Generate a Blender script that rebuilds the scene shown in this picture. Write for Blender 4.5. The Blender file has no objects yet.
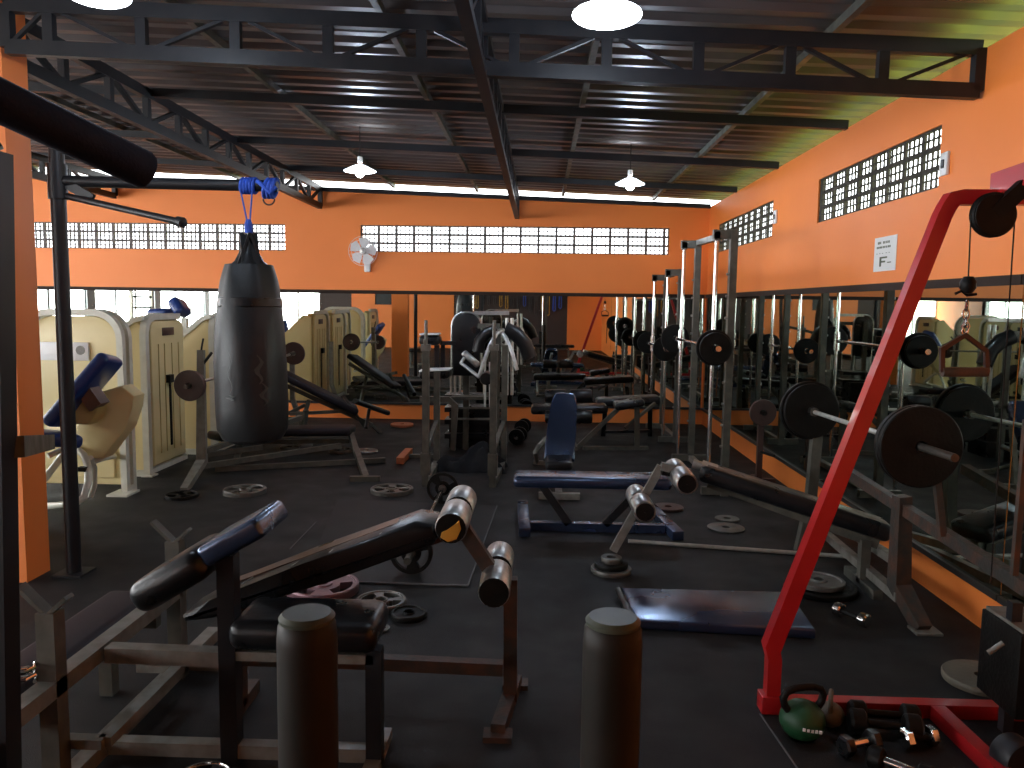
import bpy, bmesh, math, random
from mathutils import Vector, Matrix
random.seed(7)
SC = bpy.context.scene
COL = SC.collection
PI = math.pi
R = math.radians

# ------------------------------------------------------------------ camera
FPX, PITCH, YAW, ROLL, H = 793.0, 0.0994, -0.033, 0.0133, 1.5
fw = Vector((math.sin(YAW)*math.cos(PITCH), math.cos(YAW)*math.cos(PITCH), -math.sin(PITCH)))
rt = Vector((math.cos(YAW), -math.sin(YAW), 0)); up = rt.cross(fw)
c_, s_ = math.cos(ROLL), math.sin(ROLL)
RT = c_*rt + s_*up; UP = -s_*rt + c_*up; FW = fw
cam_d = bpy.data.cameras.new('camera'); cam = bpy.data.objects.new('camera', cam_d); COL.objects.link(cam)
cam_d.sensor_width = 36; cam_d.lens = FPX/1024*36; cam_d.clip_start = 0.02; cam_d.clip_end = 200
M = Matrix.Identity(4)
for i in range(3):
    M[i][0] = RT[i]; M[i][1] = UP[i]; M[i][2] = -FW[i]
M[0][3], M[1][3], M[2][3] = 0, 0, H
cam.matrix_world = M
SC.camera = cam
# ------------------------------------------------------------------ world, exposure
SC.view_settings.view_transform = 'Standard'; SC.view_settings.look = 'None'
SC.view_settings.exposure = 0.48; SC.view_settings.gamma = 1; SC.view_settings.use_curve_mapping = False
W = bpy.data.worlds.new('world'); SC.world = W; W.use_nodes = True
nt = W.node_tree; bg = nt.nodes['Background']
tc = nt.nodes.new('ShaderNodeTexCoord'); sx = nt.nodes.new('ShaderNodeSeparateXYZ'); rp = nt.nodes.new('ShaderNodeValToRGB')
nt.links.new(tc.outputs['Generated'], sx.inputs[0]); nt.links.new(sx.outputs['Z'], rp.inputs[0])
gr = nt.nodes.new('ShaderNodeValToRGB'); nt.links.new(sx.outputs['X'], gr.inputs[0])     # bright greenery lies to the right of the building
gr.color_ramp.elements[0].position = 0.45; gr.color_ramp.elements[0].color = (.05, .048, .045, 1)
gr.color_ramp.elements[1].position = 0.75; gr.color_ramp.elements[1].color = (1.5, 2.0, .30, 1)
rp.color_ramp.elements[0].position = 0.0; rp.color_ramp.elements[0].color = (0, 0, 0, 1)
rp.color_ramp.elements[1].position = 0.05; rp.color_ramp.elements[1].color = (1, 1, 1, 1)
mxw = nt.nodes.new('ShaderNodeMix'); mxw.data_type = 'RGBA'
dz = nt.nodes.new('ShaderNodeMapRange'); dz.inputs[1].default_value = -.12; dz.inputs[2].default_value = -.55; dz.inputs[3].default_value = .10; dz.inputs[4].default_value = 1
nt.links.new(sx.outputs['Z'], dz.inputs[0]); vm = nt.nodes.new('ShaderNodeVectorMath'); vm.operation = 'SCALE'
nt.links.new(gr.outputs[0], vm.inputs[0]); nt.links.new(dz.outputs[0], vm.inputs['Scale'])
nt.links.new(rp.outputs[0], mxw.inputs[0]); nt.links.new(vm.outputs[0], mxw.inputs[6]); mxw.inputs[7].default_value = (0.93, 0.97, 1, 1)
nt.links.new(mxw.outputs[2], bg.inputs[0])
WORLD_STRENGTH = 5.0
bg.inputs[1].default_value = WORLD_STRENGTH
GLAZING = 11.0        # daylight coming through the frosted shop glazing on the left
LAMP = 60.0          # bulbs of the pendant lamps

def ray(px, py): return (FW*FPX + RT*(px-512) - UP*(py-384))
def G(px, py, z=0.0):                      # photo pixel -> point at height z
    d = ray(px, py); t = (z-H)/d.z; return Vector((d.x*t, d.y*t, z))
def A(px, py, Y):                          # photo pixel -> point at distance Y
    d = ray(px, py); t = Y/d.y; return Vector((d.x*t, Y, H+d.z*t))

# ------------------------------------------------------------------ materials
MATS = {}
def mat(name, col, rough=0.5, metal=0.0, noise=None, nscale=8, bump=0.0, bscale=60, coat=0, spec=0.5, rvar=0.0, emit=None, estr=0):
    if name in MATS: return MATS[name]
    m = bpy.data.materials.new(name); m.use_nodes = True; t = m.node_tree; b = t.nodes['Principled BSDF']
    b.inputs['Base Color'].default_value = (*col, 1); b.inputs['Roughness'].default_value = rough
    b.inputs['Metallic'].default_value = metal; b.inputs['Coat Weight'].default_value = coat
    b.inputs['Specular IOR Level'].default_value = spec
    co = t.nodes.new('ShaderNodeTexCoord')
    if noise:
        n = t.nodes.new('ShaderNodeTexNoise'); n.inputs['Scale'].default_value = nscale; n.inputs['Detail'].default_value = 6
        t.links.new(co.outputs['Object'], n.inputs['Vector'])
        r = t.nodes.new('ShaderNodeValToRGB'); r.color_ramp.elements[0].position = .38; r.color_ramp.elements[1].position = .68
        r.color_ramp.elements[0].color = (*col, 1); r.color_ramp.elements[1].color = (*noise, 1)
        t.links.new(n.outputs['Fac'], r.inputs[0]); t.links.new(r.outputs[0], b.inputs['Base Color'])
    if rvar:
        n2 = t.nodes.new('ShaderNodeTexNoise'); n2.inputs['Scale'].default_value = nscale*.7; n2.inputs['Detail'].default_value = 5
        t.links.new(co.outputs['Object'], n2.inputs['Vector'])
        mr = t.nodes.new('ShaderNodeMapRange'); mr.inputs[1].default_value = .3; mr.inputs[2].default_value = .7
        mr.inputs[3].default_value = max(.03, rough-rvar); mr.inputs[4].default_value = min(1, rough+rvar)
        t.links.new(n2.outputs['Fac'], mr.inputs[0]); t.links.new(mr.outputs[0], b.inputs['Roughness'])
    if bump:
        n3 = t.nodes.new('ShaderNodeTexNoise'); n3.inputs['Scale'].default_value = bscale; n3.inputs['Detail'].default_value = 4
        t.links.new(co.outputs['Object'], n3.inputs['Vector'])
        bp = t.nodes.new('ShaderNodeBump'); bp.inputs['Strength'].default_value = bump; bp.inputs['Distance'].default_value = .01
        t.links.new(n3.outputs['Fac'], bp.inputs['Height']); t.links.new(bp.outputs[0], b.inputs['Normal'])
    if emit:
        b.inputs['Emission Color'].default_value = (*emit, 1); b.inputs['Emission Strength'].default_value = estr
    MATS[name] = m; return m
ORANGE = mat('orange_wall_paint', (.90, .245, .045), .55, noise=(.85, .225, .040), nscale=1.2, bump=.08, bscale=30)
RUBBER = mat('black_rubber_floor', (.009, .0088, .0088), .64, noise=(.015, .0145, .0145), nscale=5, bump=.35, bscale=220, rvar=.1, spec=.28)
MATRUB = mat('grey_rubber_mat', (.016, .016, .017), .6, noise=(.022, .022, .022), nscale=7, bump=.2, bscale=150, spec=.25)
CLOTHM = mat('black_cloth_weave', (.010, .010, .012), .9, noise=(.016, .016, .018), nscale=9, bump=.3, bscale=120, spec=.15)
FOAM = mat('matte_navy_foam', (.010, .012, .024), .8, noise=(.016, .017, .028), nscale=8, bump=.2, bscale=90, spec=.15)
SEAM = mat('mat_edge', (.10, .10, .10), .6)
ROOFM = mat('corrugated_roof_sheet', (.115, .10, .098), .40, metal=.5, noise=(.17, .145, .14), nscale=2.2, bump=.1, bscale=14, rvar=.1)
STEELDK = mat('dark_painted_steel', (.010, .011, .014), .42, noise=(.016, .016, .018), nscale=9, spec=.35)
STEELGR = mat('worn_grey_paint', (.070, .069, .058), .42, metal=0, spec=.35, noise=(.11, .105, .085), nscale=14, rvar=.12)
STEELLT = mat('light_grey_steel', (.20, .197, .175), .40, metal=.1, spec=.4, noise=(.14, .13, .11), nscale=18, rvar=.1)
CHROME = mat('chrome', (.75, .75, .75), .14, metal=1.0, noise=(.62, .61, .58), nscale=30, rvar=.06)
SATIN = mat('satin_steel', (.56, .56, .55), .38, metal=1.0, noise=(.40, .39, .37), nscale=25)
VINYL = mat('black_vinyl', (.007, .007, .008), .32, noise=(.010, .010, .011), nscale=12, bump=.12, bscale=45, rvar=.08, spec=.36)
VINYL_SHEEN = mat('black_vinyl_blue_sheen', (.016, .021, .036), .27, noise=(.028, .036, .062), nscale=3, bump=.10, bscale=35, rvar=.03, spec=1.0, coat=.8)  # black vinyl; blue tone and paler blotches paint in lamp and window sheen
VINYL_SHEEN.node_tree.nodes['Principled BSDF'].inputs['Specular Tint'].default_value = (.55, .72, 1, 1)  # highlights tinted blue to match that sheen
VINYL_SHEEN.node_tree.nodes['Principled BSDF'].inputs['Coat Roughness'].default_value = .25
VINYL_SHEEN.node_tree.nodes['Principled BSDF'].inputs['Coat Tint'].default_value = (.6, .75, 1, 1)
VINYLR = mat('brown_worn_vinyl', (.10, .05, .032), .35, noise=(.05, .03, .024), nscale=10, bump=.1)
VINYLBR = mat('dull_purple_vinyl', (.018, .013, .017), .55, noise=(.012, .010, .016), nscale=5, spec=.3)
BLUEPAD = mat('blue_vinyl', (.012, .035, .16), .33, noise=(.016, .045, .20), nscale=6)
TARP = mat('dark_tarpaulin', (.010, .012, .0135), .46, spec=.34, noise=(.019, .022, .024), nscale=4, bump=.5, bscale=9, rvar=.1)
FADED = mat('faded_patch', (.035, .042, .04), .45, noise=(.024, .03, .028), nscale=10)
CREAM = mat('cream_plastic', (.74, .62, .33), .42, noise=(.68, .56, .27), nscale=3)
CREAMD = mat('cream_plastic_panel', (.50, .38, .15), .45, noise=(.44, .33, .12), nscale=4)
CREAMW = mat('off_white_tube', (.62, .61, .52), .38, noise=(.55, .53, .44), nscale=12)
BROWN = mat('brown_plastic', (.10, .045, .028), .5)
IRON = mat('cast_iron', (.005, .0045, .004), .5, metal=0, noise=(.008, .007, .006), nscale=16, bump=.25, bscale=60, spec=.16)
IRONB = mat('brownish_iron', (.055, .030, .028), .45, metal=.2, noise=(.075, .042, .036), nscale=9, bump=.15)
IRONG = mat('grey_iron', (.10, .095, .085), .42, metal=.5, noise=(.16, .15, .135), nscale=14, bump=.2)
IRONT = mat('rusty_tan_iron', (.10, .085, .06), .6, noise=(.14, .115, .08), nscale=9, bump=.2)
PURPLE = mat('mauve_iron', (.17, .085, .10), .38, metal=.4, noise=(.13, .07, .08), nscale=9, bump=.15)
RED = mat('red_enamel', (.42, .012, .014), .35, noise=(.38, .010, .012), nscale=6, coat=.2)
REDDARK = mat('deep_red_plastic', (.035, .012, .010), .4)
RUST = mat('rusty_grey_steel', (.036, .034, .030), .5, metal=0, spec=.3, noise=(.085, .04, .025), nscale=16, bump=.2)
GREENK = mat('green_enamel', (.006, .055, .017), .5, noise=(.006, .055, .018), nscale=9)
BLUEROPE = mat('blue_rope', (.02, .09, .55), .5, bump=.6, bscale=160)
WHITE = mat('white_plastic', (.78, .78, .78), .4)
CLEARW = mat('pale_fan_blade', (.80, .80, .82), .35)
PAPER = mat('paper', (.78, .78, .76), .8)
INK = mat('ink', (.14, .15, .10), .8)
FRAMEB = mat('brown_trim', (.030, .018, .013), .7, spec=.2)
LEDGE = mat('dark_ledge', (.022, .020, .018), .5)
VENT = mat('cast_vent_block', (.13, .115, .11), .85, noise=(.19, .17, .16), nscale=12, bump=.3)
PALE = mat('pale_worn_steel', (.50, .50, .46), .42, metal=.45, noise=(.38, .38, .35), nscale=20)
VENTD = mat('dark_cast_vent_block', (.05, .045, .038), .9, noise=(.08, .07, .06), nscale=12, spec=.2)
CONC = mat('exterior_render', (.5, .48, .44), .9)
DARKW = mat('dark_brown_board', (.045, .028, .026), .6)
YEL = mat('yellow_foam', (.55, .30, .03), .7)
ORTAPE = mat('orange_brown_paint', (.42, .12, .045), .5)
POSTM = mat('dull_brown_post_paint', (.013, .010, .007), .5, noise=(.02, .015, .011), nscale=8, spec=.22)
POSTC = mat('worn_green_cap', (.05, .056, .04), .5, noise=(.07, .075, .05), nscale=20)
GREENF = mat('teal_paint', (.03, .25, .20), .4)
ALU = mat('grey_aluminium', (.32, .34, .35), .35, metal=.6)
MIRW = mat('mirror_silver', (.76, .80, .74), .012, metal=1.0)
MIRR = mat('mirror_silver_greenish', (.50, .57, .50), .012, metal=1.0)
BULB = mat('glowing_bulb', (1, 1, 1), .5, emit=(.86, .93, 1), estr=LAMP)
DISH = mat('translucent_dish', (.85, .87, .9), .5, emit=(.80, .90, 1), estr=3.0)
DISHB = mat('glowing_saucer_lamp', (.9, .92, .95), .5, emit=(.85, .93, 1), estr=9.0)
GLZ = mat('frosted_daylight_glass', (.9, .93, .95), .4, emit=(.95, .98, 1), estr=GLAZING)

# ------------------------------------------------------------------ mesh builder
def frame_of(d, up_hint=(0, 0, 1)):
    z = Vector(d).normalized(); h = Vector(up_hint)
    if abs(z.dot(h)) > .98: h = Vector((0, 1, 0))
    x = h.cross(z).normalized(); y = z.cross(x)
    return x, y, z
class MB:
    def __init__(s): s.bm = bmesh.new()
    def verts_faces(s, vs, fs):
        v = [s.bm.verts.new(p) for p in vs]
        for f in fs:
            try: s.bm.faces.new([v[i] for i in f])
            except ValueError: pass
        return s
    def box(s, c, size, rz=0, rot=None, bev=0, seg=2):
        m = Matrix.Translation(Vector(c)) @ (rot.to_4x4() if rot else Matrix.Rotation(rz, 4, 'Z')) @ Matrix.Diagonal((*size, 1))
        r = bmesh.ops.create_cube(s.bm, size=1, matrix=m)
        if bev:
            es = list({e for v in r['verts'] for e in v.link_edges})
            bmesh.ops.bevel(s.bm, geom=es, offset=bev, segments=seg, affect='EDGES', profile=.5)
        return s
    def bb(s, x0, x1, y0, y1, z0, z1, bev=0, seg=2):
        return s.box(((x0+x1)/2, (y0+y1)/2, (z0+z1)/2), (abs(x1-x0), abs(y1-y0), abs(z1-z0)), bev=bev, seg=seg)
    def bar(s, p0, p1, w=.05, h=None, up=(0, 0, 1), bev=0, seg=2, ext=0):
        p0, p1 = Vector(p0), Vector(p1); h = w if h is None else h
        x, y, z = frame_of(p1-p0, up); p0 = p0-z*ext; p1 = p1+z*ext
        rot = Matrix((x, y, z)).transposed()
        return s.box((p0+p1)/2, (w, h, (p1-p0).length), rot=rot, bev=bev, seg=seg)
    def tube(s, p0, p1, r=.02, n=16, r2=None):
        p0, p1 = Vector(p0), Vector(p1); r2 = r if r2 is None else r2
        x, y, z = frame_of(p1-p0)
        a = [p0+(x*math.cos(2*PI*i/n)+y*math.sin(2*PI*i/n))*r for i in range(n)]
        b = [p1+(x*math.cos(2*PI*i/n)+y*math.sin(2*PI*i/n))*r2 for i in range(n)]
        fs = [(i, (i+1) % n, n+(i+1) % n, n+i) for i in range(n)] + [tuple(range(n-1, -1, -1)), tuple(range(n, 2*n))]
        return s.verts_faces(a+b, fs)
    def path(s, pts, r=.02, n=12, w=None):           # swept tube, or square section when w given
        pts = [Vector(p) for p in pts]; rings = []
        if w: n = 4
        px = None
        for i, p in enumerate(pts):
            d = (pts[min(i+1, len(pts)-1)]-pts[max(i-1, 0)]).normalized()
            if px is None: x, y, z = frame_of(d)
            else:
                x = (px-d*px.dot(d)).normalized(); y = d.cross(x)
            px = x
            if w:
                k = 1.0
                if 0 < i < len(pts)-1:
                    a = (pts[i]-pts[i-1]).normalized(); k = 1/max(.5, a.dot(d))
                q = w/2*k
                rings.append([p+x*q+y*q, p-x*q+y*q, p-x*q-y*q, p+x*q-y*q])
            else: rings.append([p+(x*math.cos(2*PI*j/n)+y*math.sin(2*PI*j/n))*r for j in range(n)])
        vs = [v for g in rings for v in g]; fs = []
        for i in range(len(rings)-1):
            for j in range(n): fs.append((i*n+j, i*n+(j+1) % n, (i+1)*n+(j+1) % n, (i+1)*n+j))
        fs += [tuple(range(n-1, -1, -1)), tuple(range((len(rings)-1)*n, len(rings)*n))]
        return s.verts_faces(vs, fs)
    def lathe(s, prof, p=(0, 0, 0), axis=(0, 0, 1), n=32):    # prof: (r, h) along axis
        x, y, z = frame_of(axis); p = Vector(p); vs = []; fs = []
        for r, h in prof:
            for j in range(n):
                a = 2*PI*j/n; vs.append(p+z*h+(x*math.cos(a)+y*math.sin(a))*max(r, 1e-4))
        for i in range(len(prof)-1):
            for j in range(n): fs.append((i*n+j, i*n+(j+1) % n, (i+1)*n+(j+1) % n, (i+1)*n+j))
        return s.verts_faces(vs, fs)
    def prism(s, poly, o, ex, ey, ez, t, bev=0):         # 2D outline in the ex/ey plane extruded along ez
        o, ex, ey, ez = Vector(o), Vector(ex), Vector(ey), Vector(ez); n = len(poly)
        a = [o+ex*u+ey*v for u, v in poly]; b = [q+ez*t for q in a]
        fs = [tuple(range(n-1, -1, -1)), tuple(range(n, 2*n))]+[(i, (i+1) % n, n+(i+1) % n, n+i) for i in range(n)]
        v = [s.bm.verts.new(q) for q in a+b]; F = [s.bm.faces.new([v[i] for i in f]) for f in fs]
        if bev:
            es = [e for e in F[0].edges]+[e for e in F[1].edges]
            bmesh.ops.bevel(s.bm, geom=es, offset=bev, segments=3, affect='EDGES', profile=.5)
        return s
    def pad(s, p0, p1, w, t, up=(0, 0, 1), rnd=None):     # upholstered board from p0 to p1, plump edges
        rnd = rnd or min(t, w)*.38
        return s.bar(p0, p1, w, t, up=up, bev=rnd, seg=4)
OFF = {}
def origin(o):
    return OFF.get(o.name, Vector((0, 0, 0)))
def build(name, mb, m, parent=None, loc=None, smooth=True):
    bm = mb.bm
    me = bpy.data.meshes.new(name); o = bpy.data.objects.new(name, me); COL.objects.link(o)
    L = Vector(loc) if loc is not None else Vector((0, 0, 0))
    base = origin(parent) if parent else Vector((0, 0, 0))
    OFF[o.name] = base + (L if parent is None else Vector((0, 0, 0)))
    sh = OFF[o.name]
    for v in bm.verts: v.co -= sh
    bmesh.ops.recalc_face_normals(bm, faces=bm.faces)
    if smooth:
        for f in bm.faces: f.smooth = True
        for e in bm.edges:
            if len(e.link_faces) == 2 and e.calc_face_angle(0) > R(38): e.smooth = False
    bm.to_mesh(me); bm.free(); me.materials.append(m)
    if parent: o.parent = parent
    else: o.location = sh
    return o
def tag(o, label, cat, group=None):
    o['label'] = label; o['category'] = cat
    if group: o['group'] = group
    return o
def thing(name, label, cat, loc=(0, 0, 0), group=None):
    o = bpy.data.objects.new(name, None); COL.objects.link(o); o.location = loc; o.empty_display_size = .1
    OFF[o.name] = Vector(loc); return tag(o, label, cat, group)
def struct(name, mb, m, parent=None, smooth=False):
    o = build(name, mb, m, parent, smooth=smooth); o['kind'] = 'structure'; return o
def dup(root, loc, rz, label, group=None):
    r = root.copy(); COL.objects.link(r); r.location = loc; r.rotation_euler = (0, 0, rz); r['label'] = label
    if group: r['group'] = group
    for ch in list(root.children):
        c = ch.copy(); COL.objects.link(c); c.parent = r
        for g in list(ch.children):
            d = g.copy(); COL.objects.link(d); d.parent = c
    return r

# ================================================================== the room
XR, YB, XL, YF = 2.12, 10.2, -9.0, -6.6
def wall_top(x): return 2.76+.035*(XR-x)
def roof_z(x): return 2.875+.04*(XR-x)
WT = .16
f = MB(); f.bb(XL-.3, XR+.3, YF-.3, YB+.3, -.12, 0); floor = struct('floor', f, RUBBER)
# seams between the rubber tiles
fs = MB()
for (a, b) in ((G(760, 714), G(797, 768)), (G(290, 549), G(316, 522))):
    d = (b-a)*(.0 if a.x < 0 else 1.5); fs.bar(a+Vector((0, 0, .001)), b+d+Vector((0, 0, .001)), .006, .002)
struct('trim_1', fs, SEAM)

# windows: (start, end) along the wall, heights
BW = [(-6.9, -3.275), (-2.30, 1.625)]; bz0, bz1 = 2.155, 2.49
RW = [(4.40, 6.26), (7.44, 9.66)]; rz0, rz1 = 2.155, 2.485
def sloped_box(mb, x0, x1, y0, y1, z0, zf):           # wall piece whose top follows the roof slope
    a, b = zf(x0), zf(x1)
    vs = [(x0, y0, z0), (x1, y0, z0), (x1, y1, z0), (x0, y1, z0), (x0, y0, a), (x1, y0, b), (x1, y1, b), (x0, y1, a)]
    mb.verts_faces(vs, [(3, 2, 1, 0), (4, 5, 6, 7), (0, 1, 5, 4), (1, 2, 6, 5), (2, 3, 7, 6), (3, 0, 4, 7)])
w = MB(); y0, y1 = YB, YB+WT
w.bb(XL, XR, y0, y1, 0, bz0); sloped_box(w, XL, XR, y0, y1, bz1, wall_top)
xs = [XL, BW[0][0], BW[0][1], BW[1][0], BW[1][1], XR]
for i in (0, 2, 4): w.bb(xs[i], xs[i+1], y0, y1, bz0, bz1)
struct('wall_back', w, ORANGE)
w = MB(); x0, x1 = XR, XR+.045
w.bb(x0, x1, YF, YB+WT, 0, rz0); w.bb(x0, x1, YF, YB+WT, rz1, 2.755)
ys = [YF, RW[0][0], RW[0][1], RW[1][0], RW[1][1], YB+WT]
for i in (0, 2, 4): w.bb(x0, x1, ys[i], ys[i+1], rz0, rz1)
struct('wall_right', w, ORANGE)
# left side: low wall, posts and a glazed band, header
w = MB()
w.bb(XL-WT, XL, YF, YB+WT, 0, .55); w.bb(XL-WT, XL, YF, YB+WT, 2.62, wall_top(XL)); w.bb(XL-WT, XL, YF, -3.7, .55, 2.62); w.bb(XL-WT, XL, 8.6, YB+WT, .55, 2.62)
struct('wall_left', w, ORANGE)
# front wall behind the viewer: glazing at far left, boards and orange panels
w = MB()
w.bb(XL, -7.5, YF-WT, YF, 0, .5); w.bb(XL, -7.5, YF-WT, YF, 2.5, wall_top(XL)); w.bb(-6.4, -5.6, YF-WT, YF, 0, wall_top(-6)); w.bb(-4.9, -2.9, YF-WT, YF, 0, wall_top(-3))
w.bb(.95, XR+WT, YF-WT, YF, 0, wall_top(1)); w.bb(-5.6, -4.9, YF-WT, YF, 0, 1.45); w.bb(-5.6, -4.9, YF-WT, YF, 1.9, wall_top(-5))
sloped_box(w, -2.9, .95, YF-WT, YF, 2.3, wall_top)
struct('wall_front', w, ORANGE)
w = MB(); w.bb(-7.5, -6.4, YF-WT, YF-.01, 0, 2.95); struct('door_1', w, DARKW)
w = MB(); w.bb(-2.9, .95, YF-WT, YF-.02, 0, 2.3)
struct('door_2', w, DARKW)
w = MB(); w.bb(-5.6, -4.9, YF-WT, YF-.05, 1.45, 1.9); struct('window_7', w, STEELDK)

# glazed bays, each window with its own frame
def glazed(n, p0, p1, z0, z1, mull=3):
    p0, p1 = Vector((*p0, 0)), Vector((*p1, 0)); d = (p1-p0).normalized()
    m = MB()
    for i in range(mull+1):
        q = p0.lerp(p1, i/mull); m.bar(q+Vector((0, 0, z0)), q+Vector((0, 0, z1)), .06, .07, up=d)
    for z in (z0+.03, z0+(z1-z0)*.72, z1-.03): m.bar(p0+Vector((0, 0, z)), p1+Vector((0, 0, z)), .06, .05)
    fr = struct(f'window_{n}', m, ALU)
    g = MB(); g.bar(p0+Vector((0, 0, (z0+z1)/2)), p1+Vector((0, 0, (z0+z1)/2)), .012, z1-z0, up=(0, 0, 1))
    b = build('glass', g, GLZ, fr, smooth=False)
k = 8
for (a, b) in ((-3.6, -1.1), (-.8, 1.7), (2.0, 4.5), (4.8, 6.6), (6.9, 8.6)):
    glazed(k, (XL-.06, a), (XL-.06, b), .55, 2.62, 3); k += 1
glazed(k, (XL, YF-.06), (-7.5, YF-.06), .5, 2.5, 2)
w = MB()
for y in (-3.75, -.95, 1.85, 4.65, 6.75): w.bb(XL-WT, XL, y-.15, y+.15, .55, 2.62)
struct('wall_left_pier', w, ALU)

# roof of corrugated sheet: ribs run down the slope
m = MB(); per = .19; n = int((YB+.28-(YF-.4))/per*6); xsr = [XL-.3, -2.7, XR+.55]
prof = [0, 0, .028, .032, .028, 0]
rows = []
for i in range(n+1):
    y = YF-.4+i*per/6; zz = prof[i % 6]
    rows.append([m.bm.verts.new((x, y, roof_z(x)+zz)) for x in xsr])
for i in range(n):
    for j in range(len(xsr)-1): m.bm.faces.new((rows[i][j], rows[i][j+1], rows[i+1][j+1], rows[i+1][j]))
ro = struct('ceiling', m, ROOFM)
so = ro.modifiers.new('thick', 'SOLIDIFY'); so.thickness = .004; so.offset = 1
# wall plate along the top of the back wall
m = MB(); m.bar((XL, YB-.02, wall_top(XL)+.0), (XR, YB-.02, wall_top(XR)+.0), .06, .05); struct('trim_2', m, STEELDK)

# pierced ventilation-block windows
def vent(n, fix, a, b, z0, z1, axis):
    m = MB(); blk = .2275; rows_ = 3; rh = (z1-z0)/rows_; cols = (b-a)/blk
    def vbar(u, t, dep):
        if axis == 'x': m.bb(u-t/2, u+t/2, fix+.03, fix+.03+dep*.5, z0, z1)
        else: m.bb(fix+.012, fix+.012+dep*.2, u-t/2, u+t/2, z0, z1)
    def hbar(z, t, dep):
        if axis == 'x': m.bb(a, b, fix+.032, fix+.03+dep*.45, z-t/2, z+t/2)
        else: m.bb(fix+.013, fix+.013+dep*.2, a, b, z-t/2, z+t/2)
    u = a; i = 0
    while u < b+.001:
        vbar(u, .034, .07)
        for j in (1, 2, 3):
            if u+blk*j/4 < b: vbar(u+blk*j/4, .012, .045)
        u += blk
    vbar(b, .02, .07)
    for r_ in range(rows_+1):
        hbar(z0+rh*r_, .028, .07)
        if r_ < rows_: hbar(z0+rh*(r_+.5), .010, .045)
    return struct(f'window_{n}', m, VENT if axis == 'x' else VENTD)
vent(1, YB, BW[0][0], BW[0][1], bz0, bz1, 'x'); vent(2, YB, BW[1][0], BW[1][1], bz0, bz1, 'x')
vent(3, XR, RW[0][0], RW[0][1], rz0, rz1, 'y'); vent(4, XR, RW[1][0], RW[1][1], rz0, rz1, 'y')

# orange pillar
m = MB(); m.bb(-3.02, -2.69, 3.99, 4.19, 0, 3.0); struct('wall_pillar', m, ORANGE)

# mirrors
def mirror(label, p0, p1, z0, z1, m_, nrm):
    p0, p1 = Vector((*p0, 0)), Vector((*p1, 0)); nrm = Vector(nrm)
    t = thing('wall_mirror', label, 'mirror', (p0.x, p0.y, z0))
    g = MB(); zc = Vector((0, 0, (z0+z1)/2)); g.bar(p0+zc+nrm*.006, p1+zc+nrm*.006, .008, z1-z0, up=(0, 0, 1))
    b = build('glass', g, m_, t, smooth=False)
    g = MB(); g.bar(p0+nrm*.012+Vector((0, 0, z1+.02)), p1+nrm*.012+Vector((0, 0, z1+.02)), .024, .045); build('top_frame', g, FRAMEB, t)
    g = MB(); g.bar(p0+nrm*.014+Vector((0, 0, z0-.01)), p1+nrm*.014+Vector((0, 0, z0-.01)), .028, .028); build('bottom_ledge', g, LEDGE, t)
    return t
mirror('long wall mirror across the back wall below the vent windows', (-6.9, YB), (XR-.03, YB), .215, 1.62, MIRW, (0, -1, 0))
mirror('long wall mirror along the right wall behind the barbells', (XR, 3.56), (XR, YB-.03), .215, 1.62, MIRR, (-1, 0, 0))
mirror('wall mirror panel at the right edge beyond the vertical seam', (XR, 2.9), (XR, 3.55), .215, 1.62, MIRR, (-1, 0, 0))

# ------------------------------------------------------------------ roof steel
def truss(label, p0, p1, dep, bays, cw=.05, ch=.07, web=.035, zig=0, fr=None):
    p0, p1 = Vector(p0), Vector(p1)        # bottom chord ends
    t = thing('roof_truss', label, 'truss', p0)
    upv = Vector((0, 0, dep))
    m = MB(); m.bar(p0, p1, cw, ch); build('bottom_chord', m, STEELDK, t)
    m = MB(); m.bar(p0+upv, p1+upv, cw, ch); build('top_chord', m, STEELDK, t)
    fr = fr or [i/bays for i in range(bays+1)]; bays = len(fr)-1
    for i in range(bays+1):
        q = p0.lerp(p1, fr[i]); big = i in (0, bays)
        m = MB(); m.bar(q+Vector((0, 0, .0)), q+upv, cw*(1.0 if big else .8), .06 if big else .05, up=(p1-p0)); build('vertical', m, STEELDK, t)
    for i in range(bays):
        a, b = p0.lerp(p1, fr[i]), p0.lerp(p1, fr[i+1])
        if (i+zig) % 2 == 0: a, b = a+upv, b
        else: a, b = a, b+upv
        m = MB(); m.bar(a, b, web, web*.7); build('diagonal', m, STEELDK, t)
    return t
truss('dark steel roof truss crossing the room above the pillar and right wall', (-2.63, 3.95, 2.725), (XR-.02, 4.03, 2.555), .20, 10, web=.024, zig=1, fr=[0]+[(A(px_, 75, 4.0).x+2.63)/(XR-.02+2.63) for px_ in (57, 147, 239, 330, 422, 514, 606, 698, 790, 884)]+[1])
truss('dark steel roof truss running from the orange pillar to the back wall', (-2.80, 4.2, 2.745), (-2.80, YB-.05, 2.715), .215, 12)
truss('dark steel roof truss over the middle running toward the back wall', (-.30, -1.0, 2.62), (-.30, YB-.05, 2.60), .26, 24, cw=.055, ch=.04, web=.03)
truss('short dark steel truss left of the hanging bag against the back wall', (-5.45, 6.2, 2.82), (-5.45, YB-.05, 2.82), .2, 8)
k = 0
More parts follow.
